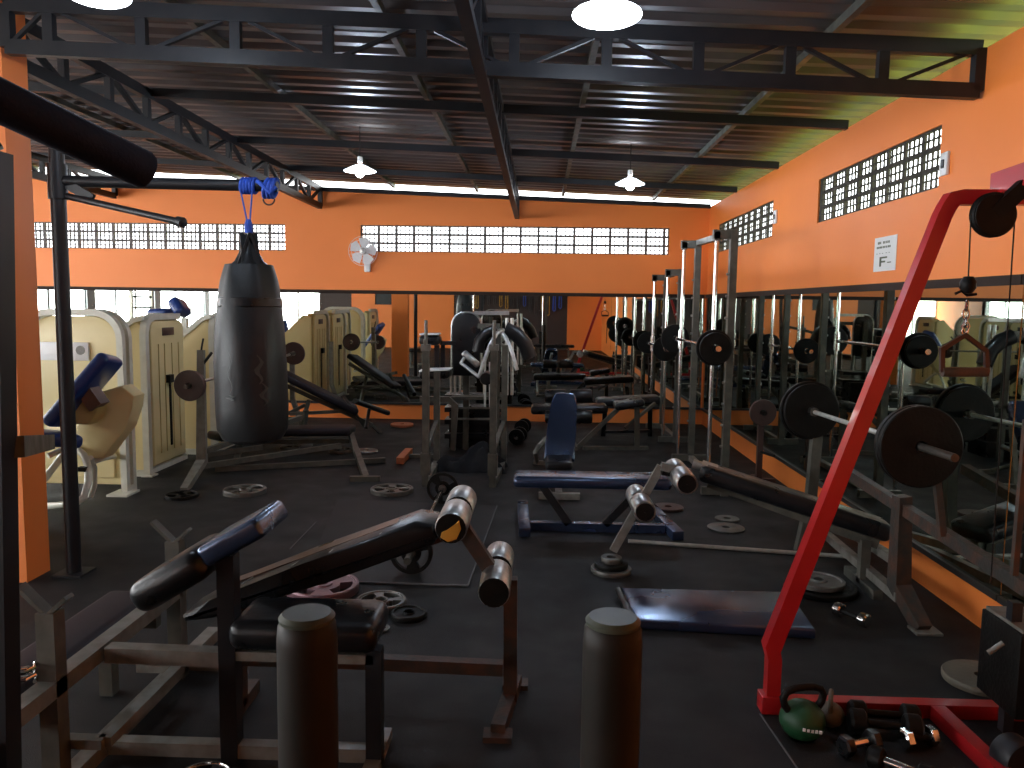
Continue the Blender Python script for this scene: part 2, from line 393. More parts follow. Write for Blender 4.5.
for x in (-1.9, -.82, .28, 1.43, -3.9, -6.6, -7.9):
    y0_ = -2 if x > -3 else 3
    m = MB(); m.bar((x, y0_, roof_z(x)-.03), (x, YB+.2, roof_z(x)-.03), .035, .045)
    nm = {-1.9: 'thin roof purlin between the pillar truss and the middle truss', -.82: 'thin roof purlin just left of the middle truss', .28: 'thin roof purlin just right of the middle truss', 1.43: 'thin roof purlin nearest the right wall',
          -3.9: 'roof purlin just beyond the pillar truss on the left', -6.6: 'roof purlin left of the short truss', -7.9: 'roof purlin farthest left'}[x]
    tag(build('roof_purlin', m, STEELGR, loc=(x, y0_, roof_z(x))), nm, 'purlin', 'roof purlins')
for y, nm in ((5.75, 'dark roof rafter first behind the cross truss'), (7.35, 'dark roof rafter second behind the cross truss'), (8.85, 'dark roof rafter nearest the back wall'),
              (2.35, 'dark roof rafter nearer than the cross truss, above the two large lamps'), (.7, 'dark roof rafter overhead in front of the large lamps')):
    m = MB(); m.bar((XL, y, roof_z(XL)-.10), (XR+.0, y, roof_z(XR)-.10), .06, .06)
    tag(build('roof_rafter', m, STEELDK, loc=(XL, y, roof_z(XL))), nm, 'rafter', 'roof rafters')

# ------------------------------------------------------------------ pendant lamps
def lamp(label, x, y, z, r, saucer=False):
    t = thing('pendant_lamp', label, 'lamp', (x, y, z), 'pendant lamps')
    m = MB()
    if saucer: m.lathe([(.03, .05)]+[(r*math.sin(PI*i/16), .036*math.cos(PI*i/16)) for i in range(3, 16)]+[(.001, -.036)], (x, y, z), n=40)
    else: m.lathe([(.03, .05), (.05, .046), (r*.6, .03), (r, 0), (r*.98, -.004), (r*.6, .024), (.05, .04)], (x, y, z))
    build('shade', m, DISHB if saucer else DISH, t)
    m = MB(); m.lathe([(.001, -.055), (.02, -.052), (.038, -.03), (.042, 0), (.03, .03), (.02, .055), (.001, .058)], (x, y, z+(.02 if saucer else 0)), n=20); build('bulb', m, BULB, t)
    m = MB(); m.tube((x, y, z+.07), (x, y, z+.12), .022); build('socket', m, WHITE, t)
    m = MB(); m.tube((x, y, z+.12), (x, y, roof_z(x)), .004, 8); build('cord', m, STEELDK, t)
    L = bpy.data.lights.new('lamp_light', 'POINT'); L.energy = LW; L.color = (.64, .79, 1); L.shadow_soft_size = .05
    o = bpy.data.objects.new('lamp_light', L); COL.objects.link(o); o.location = (0, 0, -.10); o.parent = t
LW = 11
p = A(607, 15, 3.25); lamp('large glowing pendant lamp at the top right of centre', p.x, p.y, p.z, .137, True)
p = A(97, -6, 3.2); lamp('large glowing pendant lamp at the top left by the cross truss', p.x, p.y, p.z, .125, True)
LW = 18
p = A(360, 171, 7.0); lamp('small distant pendant lamp left, near the fan', p.x, p.y, p.z, .14)
p = A(630, 184, 7.2); lamp('small distant pendant lamp right of the middle truss', p.x, p.y, p.z, .13)

# ------------------------------------------------------------------ wall items
p = A(363, 251, YB-.12)
t = thing('wall_fan', 'white wall-mounted fan beside the long vent window', 'fan', (p.x, YB, p.z))
m = MB(); m.lathe([(.001, -.035), (.04, -.03), (.045, 0), (.03, .05)], p, axis=(0, 1, 0), n=20); build('hub', m, SATIN, t)
m = MB()
for k in range(5):
    a0 = 2*PI*k/5+.2; pts = []
    for da, rr in ((-.35, .03), (-.62, .10), (-.55, .155), (-.1, .178), (.42, .165), (.50, .10), (.3, .03)):
        pts.append((math.cos(a0+da)*rr, math.sin(a0+da)*rr))
    m.prism(pts, p+Vector((0, .01, 0)), (1, 0, 0), (0, -.15, 1), (0, 1, 0), .004)
build('blade', m, CLEARW, t)
m = MB()
for rr, dy in ((.185, 0), (.14, -.03), (.09, -.045)):
    m.path([p+Vector((math.cos(a)*rr, dy, math.sin(a)*rr)) for a in [2*PI*i/32 for i in range(33)]], .0025, 6)
for i in range(24):
    a = 2*PI*i/24; m.path([p+Vector((math.cos(a)*rr, dy, math.sin(a)*rr)) for rr, dy in ((.185, 0), (.14, -.03), (.09, -.045), (.04, -.05))], .0012, 4)
build('guard', m, WHITE, t)
m = MB(); m.lathe([(.001, 0), (.055, 0), (.055, .06), (.04, .075)], p+Vector((0, .035, 0)), axis=(0, 1, 0), n=20)
m.bb(p.x-.005, p.x+.075, YB-.06, YB, p.z-.26, p.z-.12, bev=.015); m.bar(p+Vector((.03, .07, -.15)), p+Vector((0, .07, 0)), .035); build('wall_bracket', m, WHITE, t)

Y0, Y1 = 5.16, 4.85; zc = 1.843
t = thing('paper_sign', 'white paper notice taped to the right wall above the mirror', 'sign', (XR, 5.0, zc))
m = MB(); m.bb(XR-.004, XR, Y1, Y0, zc-.105, zc+.105); build('sheet', m, PAPER, t, smooth=False)
m = MB()
def ink(u0, u1, v0, v1): m.bb(XR-.0055, XR-.004, Y0-.31*u1, Y0-.31*u0, zc+.105-.21*v1, zc+.105-.21*v0)
for u in (.16, .21, .27, .40, .46, .53, .60, .66): ink(u, u+.035, .13, .20)
for u in (.12, .19, .26, .32, .40, .47, .55, .63, .70): ink(u, u+.045, .27, .33)
for u in (.12, .25, .38, .55, .68): ink(u, u+.05, .47, .485)
ink(.28, .36, .58, .86); ink(.28, .62, .58, .63); ink(.28, .54, .70, .75); ink(.64, .80, .745, .775)
build('print', m, INK, t, smooth=False)
for (px, py, yy, lb) in ((946, 164, 4.33, 'small white switch plate on the right wall past the nearer vent window'), (776, 217, 7.34, 'small white switch plate on the right wall between the two vent windows')):
    z = A(px, py, yy).z; t = thing('switch_plate', lb, 'switch', (XR, yy, z))
    m = MB(); m.bb(XR-.016, XR, yy-.04, yy+.04, z-.06, z+.06, bev=.004); build('plate', m, WHITE, t)
    m = MB(); m.bb(XR-.022, XR-.016, yy-.012, yy+.012, z-.022, z+.022); build('rocker', m, STEELDK, t)

# ================================================================== weights
def plate_mb(r, t, style='solid', hole=.027, n=48):
    m = MB(); bm = m.bm
    if style == 'solid':
        m.lathe([(hole, 0), (r*.97, 0), (r, t*.15), (r, t*.85), (r*.97, t), (r*.86, t), (r*.83, t*.72), (r*.34, t*.70), (r*.30, t), (hole, t), (hole, 0)], n=n)
        return m
    if style == 'disc':
        m.lathe([(hole, 0), (r*.98, 0), (r, t*.3), (r, t*.8), (r*.97, t), (hole, t), (hole, 0)], n=n); return m
    rr = [hole, r*.34, r*.47, r*.66, r*.82, r]; k = {'tri': 3, 'spoke': 4, 'five': 5}[style]; V = []
    for q in rr: V.append([bm.verts.new((q*math.cos(2*PI*j/n), q*math.sin(2*PI*j/n), 0)) for j in range(n)])
    fc = []
    wd = {'tri': .62, 'spoke': .66, 'five': .58}[style]
    for i in range(len(rr)-1):
        for j in range(n):
            ph = ((j+.5)/n*k) % 1.0
            lim = wd if i in (2, 3) else wd*.72
            if (i in (2, 3) or (i == 1 and style != 'tri')) and abs(ph-.5) < lim/2: continue
            fc.append(bm.faces.new((V[i][j], V[i][(j+1) % n], V[i+1][(j+1) % n], V[i+1][j])))
    ex = bmesh.ops.extrude_face_region(bm, geom=fc)
    bmesh.ops.translate(bm, verts=[g for g in ex['geom'] if isinstance(g, bmesh.types.BMVert)], vec=(0, 0, t))
    m.lathe([(r*.88, t*.9), (r*.9, t*1.2), (r*.98, t*1.2), (r, t*.9)], n=n)
    m.lathe([(hole, t*.9), (hole*1.05, t*1.25), (r*.26, t*1.25), (r*.28, t*.9)], n=n)
    return m
def xform(mb, loc, axis=(0, 0, 1), spin=0):
    x, y, z = frame_of(axis); rot = Matrix((x, y, z)).transposed().to_4x4()
    bmesh.ops.transform(mb.bm, matrix=Matrix.Translation(Vector(loc)) @ rot @ Matrix.Rotation(spin, 4, 'Z'), verts=mb.bm.verts); return mb
def floor_plate(px, py, r, style, m_, label, t=.03, z=0, spin=0, tilt=None, group='weight plates lying on the floor', xy=None):
    p = G(px, py, z) if xy is None else Vector((*xy, z))
    o = build('weight_plate', xform(plate_mb(r, t, style), (p.x, p.y, z+.001), tilt or (0, 0, 1), spin), m_, loc=(p.x, p.y, z))
    return tag(o, label, 'weight plate', group)
floor_plate(182, 497, .125, 'spoke', IRON, 'small dark weight plate on floor by the foot of the left bench post', .02)
floor_plate(245, 493, .165, 'five', IRONG, 'large spoked weight plate on floor below the hanging bag', .03)
floor_plate(392, 492, .17, 'five', IRONG, 'round spoked plate with a rusty centre on floor left of the squat stand', .028, spin=.4)
p = G(397, 491)
floor_plate(323, 591, .185, 'tri', PURPLE, 'mauve three-grip plate lying behind the long incline bench', .035, z=.011, spin=.75)
floor_plate(381, 606, .125, 'spoke', IRONG, 'silver-rimmed spoked plate beside the mauve three-grip plate', .03, spin=.3)
floor_plate(409, 617, .085, 'solid', IRON, 'small dark round plate right of the silver-rimmed spoked plate', .028)
floor_plate(380, 630, .045, 'disc', IRONG, 'tiny pale disc plate beside the front seat pad', .012)
floor_plate(668, 509, .115, 'disc', IRONB, 'brown flat disc on the floor behind the small-roller bench', .02)
floor_plate(726, 529, .125, 'disc', IRONG, 'larger grey flat disc plate on the floor near the right mirror', .014)
floor_plate(727, 520, .085, 'disc', IRONG, 'smaller grey flat disc plate just behind the larger grey disc', .014, group=None)
floor_plate(820, 590, .19, 'solid', IRON, 'bottom black plate of the pair on the floor behind the red frame', .03)
q = G(820, 590)
floor_plate(0, 0, .135, 'solid', IRONG, 'upper smaller plate of the pair behind the red frame', .028, z=.032, xy=(q.x-.01, q.y))
floor_plate(981, 682, .145, 'disc', IRONT, 'tan dusty flat plate on the floor by the black weight box', .03)
floor_plate(290, 450, .10, 'spoke', IRONG, 'small spoked plate far back beyond the bag', .03)
floor_plate(303, 446, .10, 'spoke', IRONG, 'small spoked plate farthest back beyond the bag', .03, spin=.5)
floor_plate(341, 452, .12, 'five', IRONG, 'dark spoked plate in front of the flat bench foot', .025)
floor_plate(366, 452, .12, 'disc', SATIN, 'shiny-edged plate right of the flat bench foot', .02)
floor_plate(402, 426, .14, 'disc', ORTAPE, 'orange-brown flat disc at the foot of the back wall', .03)

def plate_on(root, c, ax, r, t, style, m_, spin=0):
    return build('plate', xform(plate_mb(r, t, style), c, ax, spin), m_, root)
SLV = mat('dull_sleeve_steel', (.10, .09, .075), .45, metal=.5, noise=(.07, .06, .05), nscale=20)
def barbell(label, p0, p1, plates, rbar=.014, m_=CHROME, group=None, sleeve=.017, sl=.3, collars=True):
    p0, p1 = Vector(p0), Vector(p1); d = (p1-p0).normalized(); L = (p1-p0).length
    t = thing('barbell', label, 'barbell', (p0+p1)/2, group)
    m = MB(); m.tube(p0+d*.01, p1-d*.01, rbar); build('shaft', m, m_, t)
    for a, s in ((p0, 1), (p1, -1)):
        m = MB(); m.tube(a, a+d*s*sl, sleeve, 20); m.tube(a+d*s*sl, a+d*s*(sl+.02), sleeve*1.5, 20); build('sleeve', m, SLV, t)
    for (u, r, th, st, mm) in plates:
        c = p0+d*u if u >= 0 else p1+d*u
        plate_on(t, c, d, r, th, st, mm, spin=u*3)
    return t

# barbell with spoke plates on the floor mat behind the incline bench
a = G(392, 573) + Vector((0, 0, .117)); b = G(459, 512)+Vector((0, 0, .117))
fa, fb = G(411, 577), G(443, 505)
rr = .118
dv = (fb-fa).normalized(); a = fa-dv*.14+Vector((0, 0, rr+.016)); b = fb+dv*.1+Vector((0, 0, rr+.016)); L = (b-a).length
barbell('loaded barbell with two spoked plates resting on the grey floor mat', a, b, [(.14, rr, .03, 'tri', IRON), (L-.13, rr, .03, 'tri', IRON)], sl=.14, rbar=.013, sleeve=.02)
m = MB(); q = [G(338, 500), G(497, 507), G(468, 587), G(303, 582)]
m.prism([(v.x, v.y) for v in (q[0], q[3], q[2], q[1])], (0, 0, 0), (1, 0, 0), (0, 1, 0), (0, 0, 1), .010)
o = tag(build('rubber_mat', m, MATRUB, loc=q[3]), 'thin grey rubber exercise mat under the floor barbell', 'mat')
m = MB(); 
for i_ in (1, 2):
    m.bar(q[i_]+Vector((0, 0, .0085)), q[(i_+1) % 4]+Vector((0, 0, .0085)), .007, .008)
build('edge_strip', m, SEAM, o)

# bar lying on the floor
a, b = G(628, 543), G(852, 559); m = MB(); m.tube(a+Vector((0, 0, .013)), b+Vector((0, 0, .013)), .0125)
tag(build('steel_bar', m, PALE, loc=a), 'bare steel bar lying on the floor beyond the red frame', 'bar')

# dumbbells, kettlebells
def dumbbell(label, c, ang, ln=.2, r=.045, m_=CHROME, hm=CHROME, hexa=False, z=None, group=None, tiltz=0):
    c = Vector(c); d = Vector((math.cos(ang), math.sin(ang), tiltz)).normalized()
    t = thing('dumbbell', label, 'dumbbell', (c.x, c.y, c.z-r), group)
    m = MB(); m.tube(c-d*ln*.28, c+d*ln*.28, .014, 14); build('handle', m, hm, t)
    for s in (-1, 1):
        m = MB(); n = 6 if hexa else 24
        prof = [(.001, 0), (r*.8, 0), (r, ln*.03), (r, ln*.2), (r*.8, ln*.24), (.001, ln*.24)]
        m.lathe(prof, c+d*s*ln*.26, axis=d*s, n=n); build('head', m, m_, t)
    return t
g = G(851, 622); dumbbell('chrome dumbbell lying alone on the floor behind the red frame', (g.x, g.y, .036), -1.05, .19, .034, CHROME, IRON)
g = G(853, 745); dumbbell('small chrome-handled black dumbbell, left end of the pile beside the kettlebell', (g.x, g.y-.05, .037), .4, .15, .036, VINYL, CHROME, True)
g = G(884, 738); dumbbell('black dumbbell lying in front in the pile on the red base', (g.x, g.y, .049), -.15, .24, .046, IRON, IRON, False)
g = G(880, 722); dumbbell('black dumbbell lying along the red base bar in the pile', (g.x, g.y-.025, .044), -.10, .24, .042, IRON, IRON)
g = G(919, 752); dumbbell('chrome-headed dumbbell at the right end of the pile', (g.x+.01, g.y+.03, .036), .25, .13, .035, CHROME, IRON, True)
g = G(900, 778); dumbbell('dumbbell at the very bottom edge of the pile', (g.x, g.y, .038), -.7, .2, .037, IRON, CHROME)

def kettlebell(label, x, y, r, m_, hm, ang=0, mark=False):
    t = thing('kettlebell', label, 'kettlebell', (x, y, 0))
    m = MB(); prof = []
    for i in range(15):
        a = -PI/2+PI*i/14; prof.append((r*math.cos(a)*1.0, max(0, r*.84+r*.88*math.sin(a))))
    prof[0] = (.001, 0); prof.insert(1, (r*.55, 0)); m.lathe(prof, (x, y, 0), n=36); build('body', m, m_, t)
    ca, sa = math.cos(ang), math.sin(ang); pts = []
    for u, v in ((-.66, 1.25), (-.92, 1.6), (-1.0, 1.95), (-.85, 2.22), (-.45, 2.34), (0, 2.37), (.45, 2.34), (.85, 2.22), (1.0, 1.95), (.92, 1.6), (.66, 1.25)):
        pts.append((x+ca*u*r, y+sa*u*r, v*r))
    m = MB(); m.path(pts, r*.17, 14); build('handle', m, hm, t)
    if mark:
        m = MB()
        for i in range(5): m.box((x-.03+i*.014+.012, y-r*.965, r*.88-i*.002), (.009, .006, .010), rot=Matrix.Rotation(.12, 3, 'Y'))
        build('lettering', m, WHITE, t)
    return t
g = G(806, 745); kettlebell('green kettlebell with a black handle beside the red base', g.x+.0, g.y+.05, .078, GREENK, IRON, .25, True)
kettlebell('rusty iron kettlebell just behind the green one', 1.075, 2.775, .050, IRONT, IRONT, 1.2)

# shiny flat black board on the floor, blue sheen tinted into its vinyl
q = [G(621, 597), G(789, 601), G(815, 640), G(636, 630)]
m = MB(); 
ctr = sum(q, Vector())/4
m.prism([(v.x, v.y) for v in (q[3], q[2], q[1], q[0])], (0, 0, 0.002), (1, 0, 0), (0, 1, 0), (0, 0, 1), .05, bev=.012)
o = tag(build('step_mat', m, VINYL_SHEEN, loc=(ctr.x, ctr.y, 0)), 'shiny black padded mat with painted blue sheen lying on the floor left of the red frame', 'mat')
m = MB(); m.path([q[0]+Vector((-.012, 0, .035)), q[3]+Vector((-.012, 0, .035))], .02, 10); build('rolled_edge', m, VINYL, o)

# ================================================================== foreground posts of a dip stand
pL, pR = A(307, 620, 1.12), A(613, 624, 1.14)
t = thing('dip_stand', 'two thick round dark posts with flat tops standing nearest the viewer', 'stand', ((pL.x+pR.x)/2, 1.13, 0))
for p in (pL, pR):
    m = MB(); rr = .044; h = p.z
    m.lathe([(.001, 0), (rr, 0), (rr, h-.03), (rr*.96, h-.006), (rr*.85, h), (.001, h)], (p.x, p.y, 0), n=40); o = build('post', m, POSTM, t)
    m = MB(); m.lathe([(.001, h), (rr*.90, h), (rr*.93, h+.006), (rr*.8, h+.012), (.001, h+.012)], (p.x, p.y, 0), n=40); build('cap', m, POSTC, o)
m = MB(); m.bar((pL.x, 1.13, .03), (pR.x, 1.13, .03), .06, ext=.2); m.bar((pL.x, .8, .03), (pL.x, 1.5, .03), .055); m.bar((pR.x, .8, .03), (pR.x, 1.5, .03), .055); build('base', m, STEELGR, t)

# rack at the left edge with padded boom
t = thing('power_rack', 'dark steel rack upright at the left edge carrying a black padded boom', 'rack', (-1.29, 1.9, 0))
rb = A(3, 768, 1.9); rtp = A(-7, 152, 1.9); rb = rb+(rb-rtp)*(rb.z/(rtp.z-rb.z))
m = MB(); m.bar(rb, rtp, .06, .06, up=(0, 1, 0)); m.bar(rtp, (-1.43, 1.83, 2.06), .05); build('upright', m, STEELDK, t)
m = MB(); m.bar(A(14, 447, 1.92), A(48, 442, 2.9), .045, .055); build('arm', m, STEELGR, t)
m = MB(); m.bar((rb.x, 1.3, .03), (rb.x, 2.2, .03), .06); m.bar((rb.x, 1.9, .03), (-2.0, 1.9, .03), .06); build('base', m, STEELDK, t)
e1 = A(147, 171, 2.36); e0 = A(0, 101, 2.03); dd = (e1-e0).normalized(); e00 = e0-dd*.55
m = MB(); m.lathe([(.001, 0), (.05, 0), (.056, .01), (.056, (e1-e00).length-.012), (.05, (e1-e00).length), (.022, (e1-e00).length), (.02, (e1-e00).length-.02), (.001, (e1-e00).length-.02)], e00, axis=dd, n=36); build('foam_pad', m, FOAM, t)
m = MB(); m.tube(e00-dd*.05, e1-dd*.01, .02); build('boom', m, STEELDK, t)

# ================================================================== punching bag on its pole arm
PX, PY = -2.53, 4.15
t = thing('bag_pole', 'dark steel pole beside the orange pillar with an arm holding the bag', 'pole', (PX, PY, 0))
m = MB(); m.tube((PX, PY, 0), (PX, PY, 2.38), .038, 20); build('pole', m, STEELDK, t)
m = MB(); m.tube((PX, PY, 2.02), (PX, PY, 2.2), .048, 20); build('collar', m, STEELDK, t)
m = MB(); m.box((PX, PY, .006), (.16, .16, .012)); build('base_plate', m, STEELDK, t)
ae = A(272, 186, PY); a0_ = A(60, 181, PY)
m = MB(); m.tube((PX, PY, a0_.z), (ae.x+.03, PY, ae.z), .03, 16); build('arm', m, STEELDK, t)
be = A(180, 222, PY-.3); bs = A(66, 196, PY)
m = MB(); m.tube(bs, be, .017); m.bar(bs+Vector((-.02, 0, .08)), bs+Vector((.16, -.03, -.02)), .02, .05); build('lower_arm', m, STEELDK, t)
m = MB(); m.lathe([(.001, -.02), (.026, -.015), (.026, .02), (.001, .025)], be, axis=(be-bs), n=14); build('end_knob', m, STEELDK, t)
rx = A(248, 200, PY).x
t = thing('bag_rope', 'blue rope wound round the arm and tied above the punching bag', 'rope', (rx, PY, 1.9))
m = MB()
for i in range(5):
    cx = rx-.025+i*.016
    m.path([Vector((cx+.004*math.sin(a), PY+math.cos(a)*.036, ae.z+math.sin(a)*.036)) for a in [2*PI*j/16 for j in range(17)]], .009, 8)
for i in range(3):
    cx = rx+.10+i*.02
    m.path([Vector((cx+.012*math.sin(a), PY+math.cos(a)*.042, ae.z-.012+math.sin(a)*.045)) for a in [2*PI*j/16 for j in range(17)]], .011, 8)
m.path([(rx+.06, PY-.03, ae.z+.02), (rx+.09, PY-.045, ae.z-.0), (rx+.13, PY-.04, ae.z-.04), (rx+.16, PY-.03, ae.z-.01)], .012, 8)
zk = A(248, 225, PY).z
m.tube((rx-.03, PY-.02, ae.z-.03), (rx-.003, PY, zk), .0045, 8); m.tube((rx+.03, PY-.02, ae.z-.03), (rx+.006, PY, zk), .0045, 8)
build('rope', m, BLUEROPE, t)
m = MB(); m.lathe([(.012, .03), (.022, 0), (.020, -.06), (.024, -.10), (.014, -.115)], (rx, PY, zk), n=14); build('knot', m, BLUEROPE, t)
m = MB(); m.path([Vector((rx+.12+math.cos(a)*.03, PY-.03, ae.z-.07+math.sin(a)*.03)) for a in [PI*j/10-PI for j in range(11)]], .004, 8); build('black_cord', m, STEELDK, t)
zt, zb = A(248, 240, PY).z, A(250, 443, PY).z; BRX = A(251, 350, PY).x; rB = .188
t = thing('punching_bag', 'tall black punching bag wrapped in worn tarpaulin hanging by blue rope', 'punching bag', (BRX, PY, zb))
m = MB(); hh = A(251, 262, PY).z-zb
prof = [(.001, 0), (rB*.55, .006), (rB*.82, .03), (rB*.96, .085), (rB*.99, .18), (rB*.98, hh*.45), (rB*.94, hh*.64), (rB*.87, hh*.76), (rB*.82, hh*.84), (rB*.77, hh*.90), (rB*.70, hh*.95), (rB*.64, hh*.985), (rB*.5, hh*.985), (.02, hh*.98)]
m.lathe(prof, (BRX, PY, zb), n=56)
for v in m.bm.verts:
    a = math.atan2(v.co.y-PY, v.co.x-BRX); h_ = (v.co.z-zb)/hh
    k_ = 1+.05*max(0, h_-.72)/.28*math.sin(a*7+h_*3)+.018*math.sin(a*5+h_*6)+.012*math.sin(a*11-h_*9)*max(0, h_-.3)+.01*math.sin(h_*16+a*2)
    v.co.x = BRX+(v.co.x-BRX)*k_; v.co.y = PY+(v.co.y-PY)*k_
body = build('body', m, TARP, t)
m = MB(); z2 = zb+hh*.985
for sgn in (0, 1, 2, 3):                          # gathered tarpaulin peak: four straps to the ring
    a = sgn*PI/2+.5; bx, by = BRX+math.cos(a)*rB*.36, PY+math.sin(a)*rB*.36
    m.bar((bx, by, z2-.02), (rx, PY, zt+.035), .09, .012, up=(math.cos(a), math.sin(a), 0))
build('strap', m, TARP, t)
m = MB(); m.lathe([(rB*.50, 0), (rB*.34, .03), (rB*.20, .09), (.03, zt-z2+.01), (.016, zt-z2+.05)], (BRX+.0, PY, z2-.01), n=24)
for v in m.bm.verts:
    a = math.atan2(v.co.y-PY, v.co.x-BRX); u = (v.co.z-z2)/(zt-z2+.05); v.co.x += (rx-BRX)*max(0, u); k_ = 1+.14*math.sin(a*4+.6)
    v.co.x = BRX+(v.co.x-BRX)*k_; v.co.y = PY+(v.co.y-PY)*k_
build('peak', m, TARP, t)
m = MB(); m.path([Vector((rx+math.cos(a)*.022, PY+math.sin(a)*.022, zt+.03)) for a in [2*PI*j/16 for j in range(17)]], .006, 8); build('ring', m, CHROME, t)
m = MB(); zq = A(250, 302, PY).z; m.lathe([(rB*.86, -.025), (rB*.89, -.02), (rB*.865, .02), (rB*.81, .025)], (BRX, PY, zq), n=40); build('band', m, VINYL, t)
for i, (px, py, ln, w_) in enumerate(((258, 370, .15, .012), (230, 372, .22, .004), (231, 398, .03, .02), (262, 395, .12, .01))):   # worn patches
    q = A(px, py, PY-.185); m = MB(); r3 = rB*1.0
    pts = []
    for s in range(9):
        u = s/8-.5; pts.append(Vector((q.x+.012*math.sin(s*1.3), 0, q.z+u*ln)))
    vs = []
    for s, c in enumerate(pts):
        wv = w_*(1-abs(s/8-.5)*1.6)
        for e in (-1, 1):
            xx = c.x+e*wv; yy = PY-math.sqrt(max(.0001, (rB*1.035)**2-(xx-BRX)**2)); vs.append((xx, yy, c.z))
    m.verts_faces(vs, [(2*s, 2*s+1, 2*s+3, 2*s+2) for s in range(8)]); build('worn_patch', m, FADED, t)

# ================================================================== cream selectorised machines
def rounded_top(w, h, r, n=6, z0=0.0, tl=True, tr=True):
    pts = [(0, z0), (w, z0)]
    pts += [(w-r+r*math.cos(PI/2*i/n), h-r+r*math.sin(PI/2*i/n)) for i in range(n+1)] if tr else [(w, h)]
    pts += [(r-r*math.sin(PI/2*i/n), h-r+r*math.cos(PI/2*i/n)) for i in range(n+1)] if tl else [(0, h)]
    return pts
def cream_machine(label):
    # local frame: broad face looks along +X, spans y 0..0.74; body goes to -X; seat on the -X side
    t = thing('weight_machine', label, 'weight machine', (0, 0, 0), 'cream weight-stack machines')
    hgt, wd, dp = 1.36, .74, .12
    m = MB(); m.prism(rounded_top(wd-.05, hgt-.02, .10, z0=.05), (-.03, .03, 0), (0, 1, 0), (0, 0, 1), (-1, 0, 0), dp-.03, bev=.012); build('housing', m, CREAMD, t)
    m = MB(); m.path([(-.01, 0, 0), (-.01, 0, hgt-.14), (-.012, .03, hgt-.06), (-.015, .08, hgt-.02), (-.015, .16, hgt), (-.015, wd-.10, hgt-.005)], w=.055)
    m.bar((-.01, 0, .025), (-.45, 0, .025), .05); m.bar((-.02, 0, .03), (-.02, wd, .03), .04); m.box((0, 0, .008), (.10, .10, .016)); build('tube_frame', m, CREAMW, t)
    m = MB(); m.prism(rounded_top(wd-.13, hgt-.04, .07, z0=.07), (-.03, .10, 0), (0, 1, 0), (0, 0, 1), (1, 0, 0), .03, bev=.012)
    pn = build('front_panel', m, CREAM, t)
    for u in (.22, .33, .47, .60):
        m = MB(); m.bar((.001, u, .16), (.001, u, 1.12), .006, .012, up=(1, 0, 0)); build('groove', m, CREAMD, pn)
    m = MB(); m.bb(-.001, .005, .30, .52, 1.19, 1.26, bev=.002); build('name_plate', m, IRONB, pn)
    m = MB(); m.bb(-.001, .012, .40, .425, .20, .78); m.bb(-.001, .04, .34, .42, .77, .84); build('selector_strap', m, IRON, pn)
    for yy, nm in ((.0, 1), (wd-.02, 1)):
        m = MB(); m.prism([(0, 0), (.50, 0), (.50, .88), (.34, 1.05), (.12, hgt-.09), (.04, hgt-.10), (0, hgt-.12)], (-.04, yy+.028, .05), (-1, 0, 0), (0, 0, 1), (0, -1, 0), .02, bev=.006); sp_ = build('side_panel', m, CREAM, t)
        if yy == 0:
            m = MB(); m.prism([(.10, .08), (.40, .08), (.40, .78), (.10, .78)], (-.04, .012, .05), (-1, 0, 0), (0, 0, 1), (0, -1, 0), .012, bev=.004); build('raised_panel', m, CREAM, sp_)
    m = MB(); m.path([(-.5, .01, .95), (-.40, .01, 1.09), (-.28, .01, 1.18), (-.10, .01, hgt-.03), (-.02, .01, hgt-.01)], w=.04); build('edge_trim', m, CREAMW, t)
    # seat unit behind
    m = MB(); m.pad((-.62, .37, .50), (-1.0, .37, .47), .34, .08); build('seat', m, BLUEPAD, t)
    m = MB(); m.pad((-1.02, .37, .56), (-1.15, .37, 1.16), .30, .07, up=(0, 1, 0)); m2 = m; build('back_pad', m2, BLUEPAD, t)
    m = MB(); m.path([(-.34, .37, .20), (-.6, .37, .22), (-.75, .37, .42)], .028); m.path([(-.75, .37, .2), (-1.1, .37, .04), (-1.2, .37, .03)], .028); m.bar((-.34, .37, .03), (-1.25, .37, .03), .05); m.bar((-1.2, .1, .03), (-1.2, .64, .03), .05); m.path([(-1.2, .37, .03), (-1.2, .37, .5), (-1.12, .37, .8)], .025); build('seat_frame', m, CREAMW, t)
    m = MB(); m.path([(-.4, .1, 1.0), (-.7, .1, 1.05), (-.85, .12, .9)], .018); m.path([(-.4, .64, 1.0), (-.7, .64, 1.05), (-.85, .62, .9)], .018); build('lever', m, CREAMW, t)
    return t
cm = cream_machine('cream machine with dark name plate, nearest of the row standing left of the bag')
cm.location = (-3.31, 6.57, 0)
dup(cm, (-3.15, 7.58, 0), 0, 'cream machine half hidden by the left side of the punching bag')
dup(cm, (-3.15, 8.6, 0), 0, 'cream machine behind the punching bag close to the back mirror')
# hidden by the pillar, visible in the mirror
dup(cm, (-3.3, 4.25, 0), 0, 'cream machine behind the orange pillar, seen in the back mirror')
